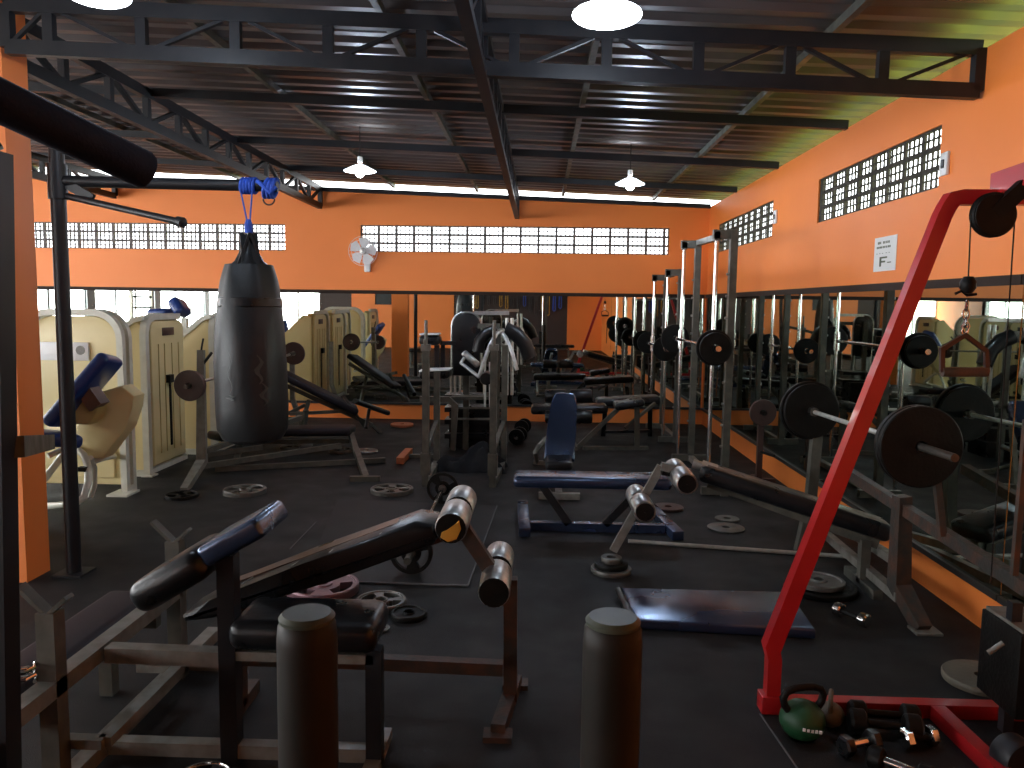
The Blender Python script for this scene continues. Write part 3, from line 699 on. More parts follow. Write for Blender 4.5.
# nearest: the one facing the viewer, built with its own front gear
m1 = thing('weight_machine', 'cream machine with blue tilted pad and white legs just right of the pillar', 'weight machine', (-3.2, 6.2, 0), 'cream weight-stack machines')
ox, oy = -3.95, 5.95; wd, hgt, dp = .75, 1.40, .12
m = MB(); m.prism(rounded_top(wd-.06, hgt-.03, .18, z0=.06), (ox+.03, oy+.03, 0), (1, 0, 0), (0, 0, 1), (0, 1, 0), dp-.04, bev=.012); build('housing', m, CREAM, m1)
m = MB()
for y in (oy+.02, oy+dp):
    pts = [Vector((ox+u, y, v)) for u, v in rounded_top(wd, hgt, .20)]; pts = pts[1:]+[pts[0]]; m.path(pts, w=.048)
for x in (ox, ox+wd): m.bar((x, oy+.02, .03), (x, oy+dp, .03), .05)
m.box((ox+wd, oy-.02, .008), (.16, .2, .016)); build('tube_frame', m, CREAMW, m1)
m = MB(); m.bb(ox+.06, ox+.50, oy+.008, oy+.03, 1.10-.07, 1.10+.07, bev=.004); st = build('sticker_panel', m, WHITE, m1)
m = MB(); m.lathe([(.001, 0), (.035, 0), (.035, .004), (.001, .004)], (ox+.44, oy+.008, 1.11), axis=(0, -1, 0), n=20); m.bb(ox+.30, ox+.33, oy+.004, oy+.009, 1.0, 1.02); build('emblem', m, IRONG, st)
m = MB(); m.prism(rounded_top(wd-.2, .52, .04, z0=.12), (ox+.12, oy+.03, 0), (1, 0, 0), (0, 0, 1), (0, -1, 0), .02, bev=.006); build('front_panel', m, CREAM, m1)
oc = [(-.17, -.11), (-.10, -.20), (.02, -.24), (.16, -.08), (.22, .06), (.20, .16), (.08, .19), (-.1, .14), (-.17, .05)]
c = A(103, 428, 5.6)
def pxpoly(pl, Y_, t_, bev_, m_):
    v = [A(a_, b_, Y_) for a_, b_ in pl]; q_ = MB(); q_.prism([(p_.x, p_.z) for p_ in v], (0, Y_, 0), (1, 0, 0), (0, 0, 1), (0, 1, 0), t_, bev=bev_); return q_
build('cam_cover', pxpoly([(77, 425), (75, 446), (88, 458), (102, 459), (126, 428), (132, 408), (134, 396), (121, 386), (100, 392)], 5.5, .16, .01, CREAMD), CREAM, m1)
c2 = A(77, 402, 5.4)
build('arm_cover', pxpoly([(66, 395), (72, 384), (87, 386), (97, 399), (97, 413), (88, 425), (68, 424)], 5.34, .13, .01, CREAM), CREAMD, m1)
pa, pb = A(106, 357, 5.38), A(54, 425, 5.3)
m = MB(); m.pad(pa+Vector((.02, .05, 0)), pb, .30, .095, up=(-.79, 0, .61)); build('back_pad', m, BLUEPAD, m1)
qa, qb = A(45, 437, 5.1), A(82, 440, 5.3)
m = MB(); m.pad(qa+Vector((-.1, 0, 0)), qb+Vector((-.03, 0, 0)), .3, .09); build('seat', m, BLUEPAD, m1)
m = MB(); c3 = A(93, 397, 5.36); m.box(c3, (.10, .12, .16), rot=Matrix.Rotation(-.6, 3, 'Y')); build('pad_bracket', m, BROWN, m1)
def P(px, py, Y): return A(px, py, Y)
m = MB()
m.path([P(76, 448, 5.5), P(84, 455, 5.45), P(88, 466, 5.4), P(88, 483, 5.3), P(84, 497, 5.2), P(76, 503, 5.15), P(66, 505, 5.13), G(48, 506, .03)], .024)
m.path([P(90, 458, 5.45), P(94, 468, 5.55), P(94, 485, 5.6), P(90, 497, 5.6)], .022)
m.path([P(92, 462, 5.5), P(104, 458, 5.7), P(120, 455, 6.15)], .022)
m.path([P(40, 485, 5.2), P(62, 456, 5.4), P(70, 440, 5.4)], .024)
m.path([P(48, 456, 5.3), P(66, 448, 5.4)], .02); build('leg', m, CREAMW, m1)
m = MB(); m.box(P(83, 469, 5.36), (.06, .05, .03)); m.box(P(115, 454, 6.05), (.07, .05, .03)); build('clamp', m, IRON, m1)
# lever bits seen between the first two machines
c = A(138, 400, 6.6); m = MB(); m.prism([(-.1, .06), (-.02, .02), (.03, .0), (.05, .06), (.08, .05), (.06, -.05), (-.06, -.06), (-.12, -.02)], (c.x, 6.62, c.z), (1, 0, 0), (0, 0, 1), (0, 1, 0), .05)
build('foot_lever', m, STEELDK, m1); 

# ================================================================== benches on the left, by the cream machines
def bench_press_posts(t, pts, m_=STEELGR):
    for p, f_ in pts:
        m = MB(); m.path([f_, (f_[0]*.55+p[0]*.45, f_[1]*.55+p[1]*.45, .22), (p[0], p[1], .30), p], w=.05); build('upright', m, m_, t)
P1 = A(200, 385, 6.6)
t = thing('bench_press_rack', 'grey bench press rack with one upright seen left of the punching bag', 'rack', (P1.x, 7.0, 0))
top = A(201, 350, 6.66); foot = G(184, 491)
m = MB(); m.path([(foot.x, foot.y, .0), A(202, 461, 6.6), top], w=.055); build('upright', m, STEELLT, t)
m = MB(); m.path([top+Vector((.0, 0, -.02)), top+Vector((.02, -.03, .03)), top+Vector((.035, -.03, .10))], .008, 8); m.tube(top+Vector((0, 0, -.14)), top+Vector((.1, -.02, -.02)), .012); build('hook', m, STEELDK, t)
t2 = A(292, 352, 9.3)
m = MB(); m.path([(t2.x+.12, 9.3, 0), (t2.x, 9.3, .35), (t2.x, 9.3, .95)], w=.05); build('upright', m, STEELLT, t)
m = MB(); a = A(203, 466, 6.6); m.bar(a, (a.x+.95, 7.55, .12), .045); m.bar(A(202, 452, 6.6), (a.x+.55, 7.6, .38), .045); m.bar(G(215, 469, .03), G(385, 460, .03), .045); m.bar(G(205, 455, .10), G(262, 447, .12), .045); build('base', m, STEELGR, t)
m = MB(); m.pad(A(213, 436, 7.2), A(262, 438, 7.6), .26, .08); build('bench_pad', m, VINYL, t)
barbell('barbell with small brown plates behind the punching bag', A(185, 387, 6.3), (P1.x+.12, 8.9, .93), [(.06, .128, .03, 'solid', IRONB), (.1, .12, .03, 'solid', IRONB), (-.1, .128, .03, 'solid', IRONB)], m_=SATIN, sl=.2)

# decline bench and its neighbours near the back mirror
def at(px, py, Y): return A(px, py, Y)
t = thing('decline_bench', 'dark slanted bench right of the punching bag near the back mirror', 'bench', (-2.6, 9.0, 0))
m = MB(); m.pad(at(283, 374, 8.6), at(357, 411, 8.9), .26, .08, up=(.4, 0, 1)); build('bench_pad', m, VINYLBR, t)
m = MB(); m.bar(at(283, 384, 8.65), at(372, 425, 8.95), .045); m.bar(at(372, 425, 8.95), G(381, 433, .0), .04); m.bar(at(306, 410, 8.7), G(303, 436, 0), .045)
m.bar(at(290, 414, 8.7), at(346, 411, 8.8), .035); m.bar(at(285, 415, 8.7), at(305, 405, 8.8), .035); m.bar(at(309, 400, 8.7), at(306, 410, 8.7), .04); m.bar(at(343, 395, 8.8), at(365, 428, 8.9), .03); build('frame', m, STEELGR, t)
m = MB(); m.tube(at(355, 401, 8.6), at(388, 413, 9.2), .03); m.tube(at(366, 428, 8.7), at(370, 405, 9.0), .02); build('roller', m, STEELDK, t)
t = thing('flat_bench', 'low dark flat bench with bent steel foot right of the bag bottom', 'bench', (-2.1, 8.2, 0))
m = MB(); m.pad(at(238, 431, 7.75), at(353, 430, 7.75), .3, .08); build('bench_pad', m, VINYLBR, t)
m = MB(); m.path([at(351, 434, 7.75), at(355, 447, 7.5), G(366, 478, .02)], w=.05); m.path([at(242, 436, 7.75), G(236, 462, .02)], w=.05); m.bar(at(242, 442, 7.75), at(350, 441, 7.75), .04); m.bar(G(350, 479, .02), G(380, 479, .02), .05); build('frame', m, STEELGR, t)

# ================================================================== squat stand and pec machine, centre
def up2(t, px, pyb, pyt, Yoff=.0, w=.055, m_=STEELGR, nm='upright'):
    b = G(px-3, pyb); tp = A(px, pyt, b.y); m = MB(); m.bar((tp.x, b.y, 0), (tp.x, b.y, tp.z), w, w, up=(0, 1, 0)); build(nm, m, m_, t); return Vector((tp.x, b.y, tp.z))
t = thing('squat_stand', 'olive-grey squat stand with two pairs of uprights left of centre', 'rack', (-.66, 6.8, 0))
a = up2(t, 426, 486, 345); b = up2(t, 494, 487, 345)
a2 = up2(t, 437, 466, 372); b2 = up2(t, 505, 466, 345)
for q in (a, b):
    m = MB(); m.tube(q, q+Vector((0, 0, .20)), .014); build('inner_post', m, STEELLT, t)
    m = MB(); m.path([q+Vector((0, -.03, .02)), q+Vector((0, -.07, .0)), q+Vector((0, -.075, .05))], .012, 8); m.box(q+Vector((0, 0, -.02)), (.075, .075, .05)); build('cradle', m, STEELLT, t)
m = MB()
for q, q2 in ((a, a2), (b, b2)):
    m.bar((q.x, q.y, .03), (q2.x, q2.y+.1, .03), .055); m.bar((q.x, q.y, .10), (q.x, q.y, .28), .08, .07, up=(0, 1, 0)); m.bar((q.x, q.y+.02, .3), (q2.x, q2.y, .42), .035)
m.bar((a2.x, a2.y, .03), (b2.x, b2.y, .03), .055); build('base', m, STEELGR, t)
m = MB(); m.bar(G(400, 461, .04), G(409, 451, .04), .07, .06); c = build('foot_plate', m, ORTAPE, t)
m = MB(); m.bar(G(405, 456, .03), G(440, 456, .03), .035); build('foot_bar', m, STEELGR, t)

Y = 8.0
t = thing('pec_deck_machine', 'black multi-station machine with a round-topped back pad in the centre', 'weight machine', (-.7, 7.9, 0))
m = MB(); ctr = at(466, 344, Y); hw = .145; z0, z1 = at(466, 376, Y).z, at(466, 313, Y).z
m.prism(rounded_top(2*hw, z1-z0, .13, z0=0), (ctr.x-hw, Y, z0), (1, 0, 0), (0, 0, 1), (0, 1, 0), .07, bev=.02); bp = build('back_pad', m, VINYL, t)
m = MB(); pts = [(ctr.x-hw-.004+u, Y+.05, z0+v) for u, v in rounded_top(2*hw+.008, z1-z0+.006, .13)]; pts = pts[1:]+[pts[0]]; m.path(pts, .011, 8); build('piping', m, SATIN, bp)
m = MB(); m.bar((at(466, 395, Y+.1).x, Y+.12, 0), (at(466, 395, Y+.1).x, Y+.12, z1-.1), .06, .06, up=(0, 1, 0)); m.bar(at(450, 398, Y), at(503, 398, Y), .05, .03); build('column', m, STEELGR, t)
m = MB(); m.path([at(420, 399, 7.9), at(449, 399, 7.9), at(455, 405, 7.9), G(453, 450, .02)], w=.05); build('seat_frame', m, STEELGR, t)
m = MB(); m.pad(at(421, 374, 7.7), at(451, 373, 7.7), .3, .09); s = build('seat', m, VINYL, t)
m = MB(); m.pad(at(421, 370, 7.66), at(451, 369, 7.66), .29, .015); build('white_trim', m, WHITE, s)
m = MB(); m.pad(at(420, 340, 7.9), at(441, 340, 7.9), .2, .1); s = build('arm_pad', m, VINYL, t)
m = MB(); m.pad(at(421, 334, 7.87), at(440, 334, 7.87), .19, .018); build('white_trim', m, WHITE, s)
m = MB(); m.bar(at(441, 343, 7.9), at(455, 343, 8.0), .04); m.bar(at(437, 345, 7.95), at(437, 372, 7.95), .05, .05, up=(0, 1, 0)); m.bar(at(443, 345, 8.0), at(443, 372, 8.0), .04, .04, up=(0, 1, 0)); build('support', m, STEELDK, t)
m = MB()
for py in (396, 408, 420, 434): m.bar(at(446, py, 8.25), at(505, py, 8.25), .28, .05)
m.bb(at(450, 470, 8.3).x, at(500, 470, 8.3).x, 8.2, 8.55, 0, .42); build('weight_stack', m, VINYL, t)
m = MB()
for py in (396, 408, 419): m.bar(at(452, py, 8.05), at(505, py, 8.05), .02, .02)
build('shelf_edge', m, STEELLT, t)
m = MB()
for px, a_, b_, Yq, r_q in ((451, 397, 372, 8.2, .012), (455, 397, 372, 8.2, .012), (460, 397, 372, 8.2, .012), (484, 397, 372, 8.2, .012), (485, 407, 362, 7.8, .012), (490, 407, 362, 7.8, .012), (512, 395, 318, 8.1, .018), (507, 395, 318, 8.1, .018)):
    m = MB(); m.tube(at(px, a_, Yq), at(px, b_, Yq), r_q, 10); build('guide_rod', m, SATIN, t)
m = MB(); m.bar(at(474, 313, 8.2), at(509, 313, 8.2), .04); build('header', m, SATIN, t)
m = MB(); m.path([at(503, 330, 7.6), at(497, 333, 7.5), at(490, 345, 7.45), at(484, 362, 7.4), at(479, 377, 7.35)], .020); m.path([at(500, 330, 7.6), at(506, 338, 7.5), at(512, 352, 7.45), at(517, 370, 7.4)], .020)
m.path([at(479, 377, 7.35), at(470, 370, 7.4), at(461, 363, 7.45), at(466, 355, 7.5)], .018); build('lever_arm', m, SATIN, t)
m = MB(); m.lathe([(.001, 0), (.055, 0), (.06, .02), (.06, .2), (.055, .22), (.001, .22)], at(486, 379, 7.25), axis=(0, 1, 0), n=20); build('roller', m, VINYL, t)
m = MB(); m.pad(at(463, 352, 7.5), at(479, 366, 7.5), .1, .06); build('elbow_plate', m, SATIN, t)
for sg, pts in ((-1, [(478, 352), (480, 341), (487, 333), (497, 329)]), (1, [(505, 329), (516, 334), (525, 344), (530, 358)])):
    m = MB(); m.path([at(x, y, 7.8) for x, y in pts], .075 if sg > 0 else .06, 14); build('curved_pad', m, VINYL, t)
m = MB(); m.bar(at(478, 326, 8), at(500, 326, 8), .06, .05); m.bar((at(498, 326, 8).x, 8, 0), at(498, 326, 8), .05, .05, up=(0, 1, 0)); build('top_arm', m, STEELGR, t)
# pile of black cloth between the squat stand legs
m = MB(); c = G(468, 475)
vs = []; fs_ = []; nx, ny = 22, 12
for j in range(ny+1):
    for i in range(nx+1):
        u, v = i/nx-.5, j/ny-.5; e = max(0, 1-(2*u)**2)*max(0, 1-(2*v)**2)
        z = .004+e**.5*(.10+.06*math.sin(u*9+v*4)+.03*math.sin(u*21-v*13)+.10*(u+.5))
        vs.append((c.x+u*.62+.03*math.sin(v*9), c.y+.32+v*.5+.03*math.sin(u*12), z))
for j in range(ny):
    for i in range(nx): k = j*(nx+1)+i; fs_.append((k, k+1, k+nx+2, k+nx+1))
m.verts_faces(vs, fs_); tag(build('black_cloth', m, CLOTHM, loc=(c.x, c.y+.32, 0)), 'heap of dark cloth on the floor between the squat stand legs', 'cloth')
# loaded dumbbell pair by the wall
for i, (px, py, r) in enumerate(((523, 427, .085), (518, 436, .085))):
    g0 = G(px, py+9 if i else py+8); t = thing('loaded_dumbbell', ('dumbbell with round black plates standing by the back wall', 'dumbbell with round black plates in front of the other, right of the squat stand')[i], 'dumbbell', (g0.x, g0.y, 0))
    for s, nm in ((0, 1), (1, 1)):
        plate_on(t, (g0.x+s*.03-.02, g0.y+s*.16, r), (0.1, 1, 0), r, .04, 'solid', IRON)
    m = MB(); m.tube((g0.x-.02, g0.y-.04, r), (g0.x+.02, g0.y+.24, r), .014); build('handle', m, CHROME, t)

# ================================================================== flat bench centre
t = thing('flat_bench', 'flat bench with glossy black top, blue sheen painted in, and V legs in the centre', 'bench', (.35, 5.2, 0))
m = MB(); m.pad((-.15, 5.13, .365), (.87, 5.13, .365), .25, .075, rnd=.03); build('bench_pad', m, VINYL_SHEEN, t)
m = MB(); m.bar((-.1, 5.2, .03), (.86, 5.2, .03), .055, .055); m.bar((.0, 5.2, .34), (.8, 5.2, .32), .05, .03); build('base_rail', m, VINYL_SHEEN, t)  # sheen-tinted vinyl on the base too, painting its blue highlights
for x0_, x1_ in ((.02, .22), (.72, .46)):
    m = MB(); m.bar((x0_, 5.2, .335), (x1_, 5.2, .05), .055, .05); build('leg', m, STEELDK, t)
for x in (-.10, .86):
    m = MB(); m.bar((x+(.06 if x > 0 else .03), 5.03, .03), (x-(.02 if x > 0 else 0), 5.75, .03), .075, .06, bev=.004); build('foot', m, VINYL_SHEEN, t)  # feet share the painted blue highlight

# incline pad bench behind it
t = thing('incline_bench', 'upright incline bench with a narrow shiny back pad behind the flat bench', 'bench', (.12, 6.6, 0))
a, b = at(559, 459, 6.3), at(565, 392, 6.65)
m = MB(); 
d_ = (b-a); x_ = Vector((1, 0, 0)); n_ = d_.cross(x_).normalized(); Ld = d_.length; dn = d_.normalized()
poly = [(-.125, 0), (.125, 0), (.12, Ld*.4), (.11, Ld*.8), (.10, Ld-.04), (.075, Ld), (-.075, Ld), (-.10, Ld-.04), (-.11, Ld*.8), (-.12, Ld*.4)]
m.prism(poly, a, x_, dn, n_ if n_.y > 0 else -n_, .07, bev=.025); build('back_pad', m, VINYL_SHEEN, t)
m = MB(); m.pad(at(545, 462, 6.2), at(572, 462, 6.2), .36, .07); build('seat', m, VINYL, t)
m = MB(); m.bar(a+Vector((0, .08, .05)), b+Vector((0, .08, -.1)), .04); m.bar((a.x, a.y+.4, .03), (a.x, a.y-.25, .03), .05); m.bar((a.x, a.y+.15, .03), (a.x, a.y+.15, a.z), .05, up=(0, 1, 0)); m.bar((a.x-.25, a.y+.4, .03), (a.x+.25, a.y+.4, .03), .05); m.bar((a.x, a.y+.42, .04), b+Vector((0, .1, -.2)), .04)
m.bar((a.x-.16, a.y-.25, .03), (a.x+.16, a.y-.25, .03), .05); build('frame', m, STEELLT, t)

# leg curl bench
t = thing('leg_curl_bench', 'leg curl bench with paired foam rollers in front of the back mirror', 'bench', (.5, 8.35, 0))
m = MB(); m.pad(at(531, 409, 8.3), at(607, 408, 8.3), .30, .085); build('bench_pad', m, VINYL, t)
m = MB(); m.pad(at(614, 406, 8.2), at(643, 401, 8.2), .30, .075, up=(0, 0, 1)); build('chest_pad', m, VINYL, t)
for (px0, px1, py, Yq) in ((545, 566, 396, 8.0), (570, 592, 396, 8.0), (545, 566, 417, 7.9), (572, 592, 417, 7.9)):
    m = MB(); q0, q1 = at(px0, py, Yq), at(px1, py, Yq); m.lathe([(.001, 0), (.06, 0), (.068, .012), (.068, (q1-q0).length-.012), (.06, (q1-q0).length), (.001, (q1-q0).length)], q0, axis=q1-q0, n=22); build('roller', m, VINYL, t)
m = MB(); m.bar(at(576, 449, 8.2), at(621, 406, 8.2), .045); m.bar(G(637, 450, 0), at(637, 405, 8.3), .05); m.bar(G(583, 448, .02), G(648, 448, .02), .04); m.bar(at(625, 428, 8.3), at(655, 403, 8.5), .03); m.bar(at(569, 392, 8.0), at(569, 420, 7.9), .035)
m.bar(at(569, 412, 8.0), at(569, 411, 8.25), .04); m.bar(G(575, 449, .02), G(572, 441, .02), .05); build('frame', m, STEELGR, t)
m = MB(); m.pad(at(596, 402, 8.95), at(659, 399, 8.95), .3, .09); m.bar(at(605, 410, 8.95), G(603, 436, 0), .05); m.bar(at(650, 410, 8.95), G(650, 436, 0), .05); m.bar(at(605, 432, 8.9), at(650, 431, 8.9), .03)
tag(build('flat_bench', m, VINYL, loc=(1, 8.95, 0)), 'plain black bench just behind the leg curl bench', 'bench')
t = thing('leg_curl_lever', 'small pale lever frame on the floor left of the incline bench pad', 'stand', (-.0, 6.9, 0))
m = MB(); m.path([G(537, 462, .02), A(535, 452, 6.9), A(539, 446, 6.9), A(547, 438, 7.1)], .02); m.bar(G(534, 462, .02), G(556, 464, .02), .04); build('frame', m, STEELLT, t)

# ================================================================== sit-up bench, foreground
Y = 2.75
t = thing('sit_up_bench', 'long incline sit-up bench with brown worn pad edge and silver rollers, foreground', 'bench', (-.6, Y, 0))
a, b = A(194, 607, Y), A(438, 519, Y)
d_ = (b-a).normalized(); nrm = Vector((-d_.z, 0, d_.x))
Lp = (b-a).length
m = MB(); m.prism([(0, .005), (0, -.02), (.10, -.042), (Lp*.55, -.056), (Lp-.03, -.06), (Lp, -.04), (Lp, .005), (Lp-.06, .038), (Lp*.5, .036), (.12, .026)], (a.x, Y-.105, a.z), d_.normalized(), nrm, (0, 1, 0), .21, bev=.022); pdo = build('bench_pad', m, VINYL, t)
m = MB(); m.bar(a+nrm*.033+d_*.16+Vector((0, .03, 0)), b+nrm*.036-d_*.14+Vector((0, .03, 0)), .08, .006, up=nrm); build('worn_top', m, VINYLR, pdo)
m = MB()
for u in (.25, .45, .6, .8): 
    q = a.lerp(b, u); m = MB(); m.bar(q+nrm*.037+Vector((0, -.085, 0)), q+nrm*.037+Vector((.03, .08, 0)), .003, .003)
    build('stitching', m, SATIN, pdo)
m = MB(); m.bar(a-nrm*.055+d_*.1, b-nrm*.065+d_*.10, .03); m.bar(A(335, 660, Y), A(503, 668, Y), .045, .045); m.bar((-.085, 2.86, .0+.02), (-.09, 2.86, .49), .05, .05, up=(0, 1, 0)); m.bar((-.12, 2.62, .025), (-.07, 3.0, .025), .05)
m.box((-.12, 2.62, .01), (.1, .07, .02)); m.box((-.07, 3.0, .01), (.1, .07, .02)); qf = A(335, 660, Y); m.bar((qf.x, Y, qf.z), (qf.x-.45, Y, qf.z-.0), .045); m.bar((-1.08, Y, .02), (-1.08, Y, a.z+.0), .05, .05, up=(0, 1, 0)); m.bar((-1.08, 2.65, .025), (-1.08, 2.9, .025), .05)
build('frame', m, RUST, t)
m = MB(); ru = A(457, 513, 2.8); rl = A(497, 573, 2.8); m.bar((ru.x, Y, ru.z), (rl.x, Y, rl.z), .04, .05, ext=.02); m.bar((b.x, Y, b.z-.05), (ru.x, Y, ru.z), .04); build('roller_arm', m, RUST, t)
for c in (ru, rl):
    for y0_, y1_ in ((2.60, 2.80), (2.84, 3.02)):
        m = MB(); L = y1_-y0_; m.lathe([(.03, 0), (.050, 0), (.055, .008), (.055, L-.008), (.050, L), (.03, L)], (c.x, y0_, c.z), axis=(0, 1, 0), n=28); ro_ = build('roller', m, SATIN, t)
        m = MB(); m.lathe([(.001, -.003), (.051, -.003), (.052, .01)], (c.x, y0_, c.z), axis=(0, 1, 0), n=20); build('end_cap', m, IRON, ro_)
        if c is ru and y0_ < 2.7:
            m = MB(); m.prism([(-.035, -.03), (-.01, -.045), (.02, -.035), (.035, .0), (.028, .03), (.012, .012), (-.012, -.004), (-.03, -.012)], (c.x, y0_-.003, c.z), (1, 0, 0), (0, 0, 1), (0, -1, 0), .006, bev=.002); build('foam_tear', m, YEL, ro_)
    m = MB(); m.tube((c.x, 2.62, c.z), (c.x, 3.0, c.z), .014); build('roller_axle', m, YEL if c is ru else IRON, t)

# ---- second sit-up bench across the room at right
Y = 4.5
t = thing('sit_up_bench', 'black incline bench with two pairs of grey rollers left of the red frame', 'bench', (1.0, Y, 0))
a, b = A(700, 470, 4.5), A(888, 531, 4.25)
m = MB(); m.pad(a, b, .27, .095, up=(.3, 0, 1), rnd=.035); pdo = build('bench_pad', m, VINYL, t)
m = MB(); d_ = (b-a).normalized(); nz = Vector((-d_.z, 0, d_.x)); 
m.bar(a+nz*.046+d_*.12, b+nz*.046-d_*.35, .16, .006, up=nz); build('worn_top', m, VINYLR, pdo)
m = MB(); m.lathe([(.001, 0), (.03, 0), (.03, .05), (.001, .05)], a-d_*.05+nz*.02, axis=d_, n=14); m.bar(a+nz*.044-d_*.0, a+nz*.044+d_*.09, .2, .01, up=nz); build('pad_end', m, SATIN, pdo)
bs_ = G(611, 572); tp_ = A(661, 466, 4.5)
m = MB(); m.bar((bs_.x+.02, Y, .088), tp_, .03, .045); m.bar(tp_, a+Vector((.05, 0, -.04)), .045); build('roller_arm', m, STEELLT, t)
m = MB(); m.bar(a+Vector((.05, 0, -.07)), b+Vector((-.05, 0, -.07)), .05); m.bar((b.x-.12, b.y, .02), b+Vector((-.12, 0, -.05)), .05, up=(0, 1, 0)); m.bar((b.x-.12, b.y-.2, .025), (b.x-.12, b.y+.2, .025), .05); build('frame', m, STEELGR, t)
for c, ym in ((A(687, 484, 4.28), 0), (A(645, 512, 4.28), 0)):
    for y0_, y1_ in ((4.28, 4.48), (4.52, 4.70)):
        m = MB(); L = y1_-y0_; m.lathe([(.001, .0), (.055, 0), (.062, .01), (.062, L-.008), (.055, L), (.001, L)], (c.x-(.06 if y0_ > 4.5 else 0)*0, y0_, c.z), axis=(0, 1, 0), n=26); ro_ = build('roller', m, SATIN, t)
        if y0_ < 4.5:
            m = MB(); m.lathe([(.001, 0), (.05, 0), (.05, .006)], (c.x, y0_-.006, c.z), axis=(0, 1, 0), n=22); build('end_cap', m, IRON, ro_)
    m = MB(); m.tube((c.x, 4.3, c.z), (c.x, 4.66, c.z), .014); m.bar((c.x, 4.5, c.z), (max(bs_.x, min(tp_.x, c.x-.03)), 4.5, c.z+.02), .03); build('roller_axle', m, IRON, t)
for i, (r, z, lb) in enumerate(((.115, 0, 'widest plate at the bottom of the small stack under the roller arm'), (.095, .03, 'middle plate of the small stack under the roller arm'), (.06, .06, 'smallest plate topping the small stack under the roller arm'))):
    floor_plate(0, 0, r, 'disc', IRONG if i != 1 else IRON, lb, .028, z=z, xy=(bs_.x+.0, bs_.y-.0), group='stacked plates under the roller arm')
# the arm stands beside the stack hole
# ================================================================== preacher bench, left foreground
t = thing('preacher_bench', 'preacher curl bench with seat and slanted two-part arm pad, front left', 'bench', (-1.0, 2.65, 0))
YY = 2.43
m = MB(); m.bar((-.98, YY, .0), (-.98, YY, .70), .055, .055, up=(0, 1, 0)); build('column', m, STEELDK, t)
a, c, b = A(148, 592, 2.47), A(213, 553, 2.47), A(272, 522, 2.47)
m = MB(); dd = (c-a).normalized(); m.pad(a, c+dd*.02, .26, .105, up=(-dd.z, 0, dd.x), rnd=.045); build('arm_pad', m, VINYL, t)
m = MB(); dd = (b-c).normalized(); m.pad(c+dd*.0+Vector((0, .02, .01)), b+Vector((0, .02, .015)), .26, .07, up=(-dd.z, 0, dd.x), rnd=.02); ap = build('arm_pad', m, VINYL, t)
ap['label'] = 'upper half of the arm pad with painted grey-blue sheen'; ap.data.materials[0] = VINYL_SHEEN  # upper half recoloured so the lit sheen sits in its material
m = MB(); m.pad((-.97, 2.5, .445), (-.495, 2.5, .445), .26, .10, rnd=.04); build('seat', m, VINYL, t)
for x in (-.51,):
    m = MB(); m.bar((x, YY, .0), (x, YY, .40), .05, .05, up=(0, 1, 0)); build('leg', m, STEELDK, t)
m = MB(); m.bar((-1.38, YY, .36), (-.98, YY, .355), .05, .05); m.bar((-1.38, YY, .045), (-.50, YY, .045), .045, .045); m.bar((-.98, YY, .37), (-.51, YY, .37), .05, .03); m.bar((-.51, 2.3, .02), (-.51, 2.6, .02), .05, .035)
build('cross_bar', m, STEELLT, t)

# ================================================================== bench press bench, far left foreground
t = thing('bench_press_bench', 'worn grey bench press bench with Y-shaped bar rests at the lower left', 'bench', (-1.37, 2.6, 0))
X = -1.42
for y, h in ((2.2, .59), (3.0, .56)):
    m = MB(); m.bar((X, y, 0), (X, y, h), .055, .055, up=(0, 1, 0)); u_ = build('upright', m, STEELGR, t)
    m = MB(); m.bar((X-.005, y, h-.005), (X-.085, y, h+.075), .04, .012, up=(0, 0, 1)); m.bar((X+.005, y, h-.005), (X+.06, y, h+.045), .04, .012); build('bar_rest', m, STEELGR, u_)
m = MB(); m.bar((X, 1.6, .36), (X, 3.0, .36), .055, .05); m.bar((X, 1.5, .035), (X, 3.35, .035), .055, .05); m.bar((X, 3.05, .0+.035), (X+.16, 3.05, .035), .045); build('side_rail', m, STEELLT, t)
m = MB(); m.bar((X-.03, 2.75, .16), (X+.13, 2.75, .16), .04, .03); m.bar((X+.12, 2.75, .16), (X+.12, 2.25, .16), .04, .03); m.bar((X, 2.25, .16), (X+.12, 2.25, .16), .04, .03); build('step_frame', m, STEELLT, t)
m = MB(); m.pad((X-.135, 1.5, .345), (X-.135, 2.93, .345), .19, .08); build('bench_pad', m, VINYLBR, t)
m = MB(); m.bar((X-.2, 1.6, .29), (X, 1.6, .29), .04); m.bar((X-.2, 2.85, .29), (X, 2.85, .29), .04); m.bar((X-.15, 1.6, .29), (X-.15, 2.85, .29), .04); m.bar((X-.2, 2.85, 0), (X-.2, 2.85, .3), .05, .05, up=(0, 1, 0)); m.bar((X-.2, 1.6, 0), (X-.2, 1.6, .3), .05, .05, up=(0, 1, 0)); build('pad_frame', m, STEELGR, t)
g = G(25, 685, .385); q = thing('spring_collar', 'shiny chrome clip on the bench pad at the left edge', 'collar', (g.x, g.y, .385))
m = MB(); m.path([(g.x+.03*math.cos(a*.9), g.y+.03*math.sin(a*.9), .396+a*.003) for a in range(16)], .006, 8); build('coil', m, CHROME, q)
g = G(225, 766); tag(build('weight_plate', xform(plate_mb(.09, .03, 'five'), (g.x-.02, g.y-.12, 0.001)), CHROME, loc=(g.x, g.y, 0)), 'silver spoked plate at the bottom edge under the preacher bench', 'weight plate')

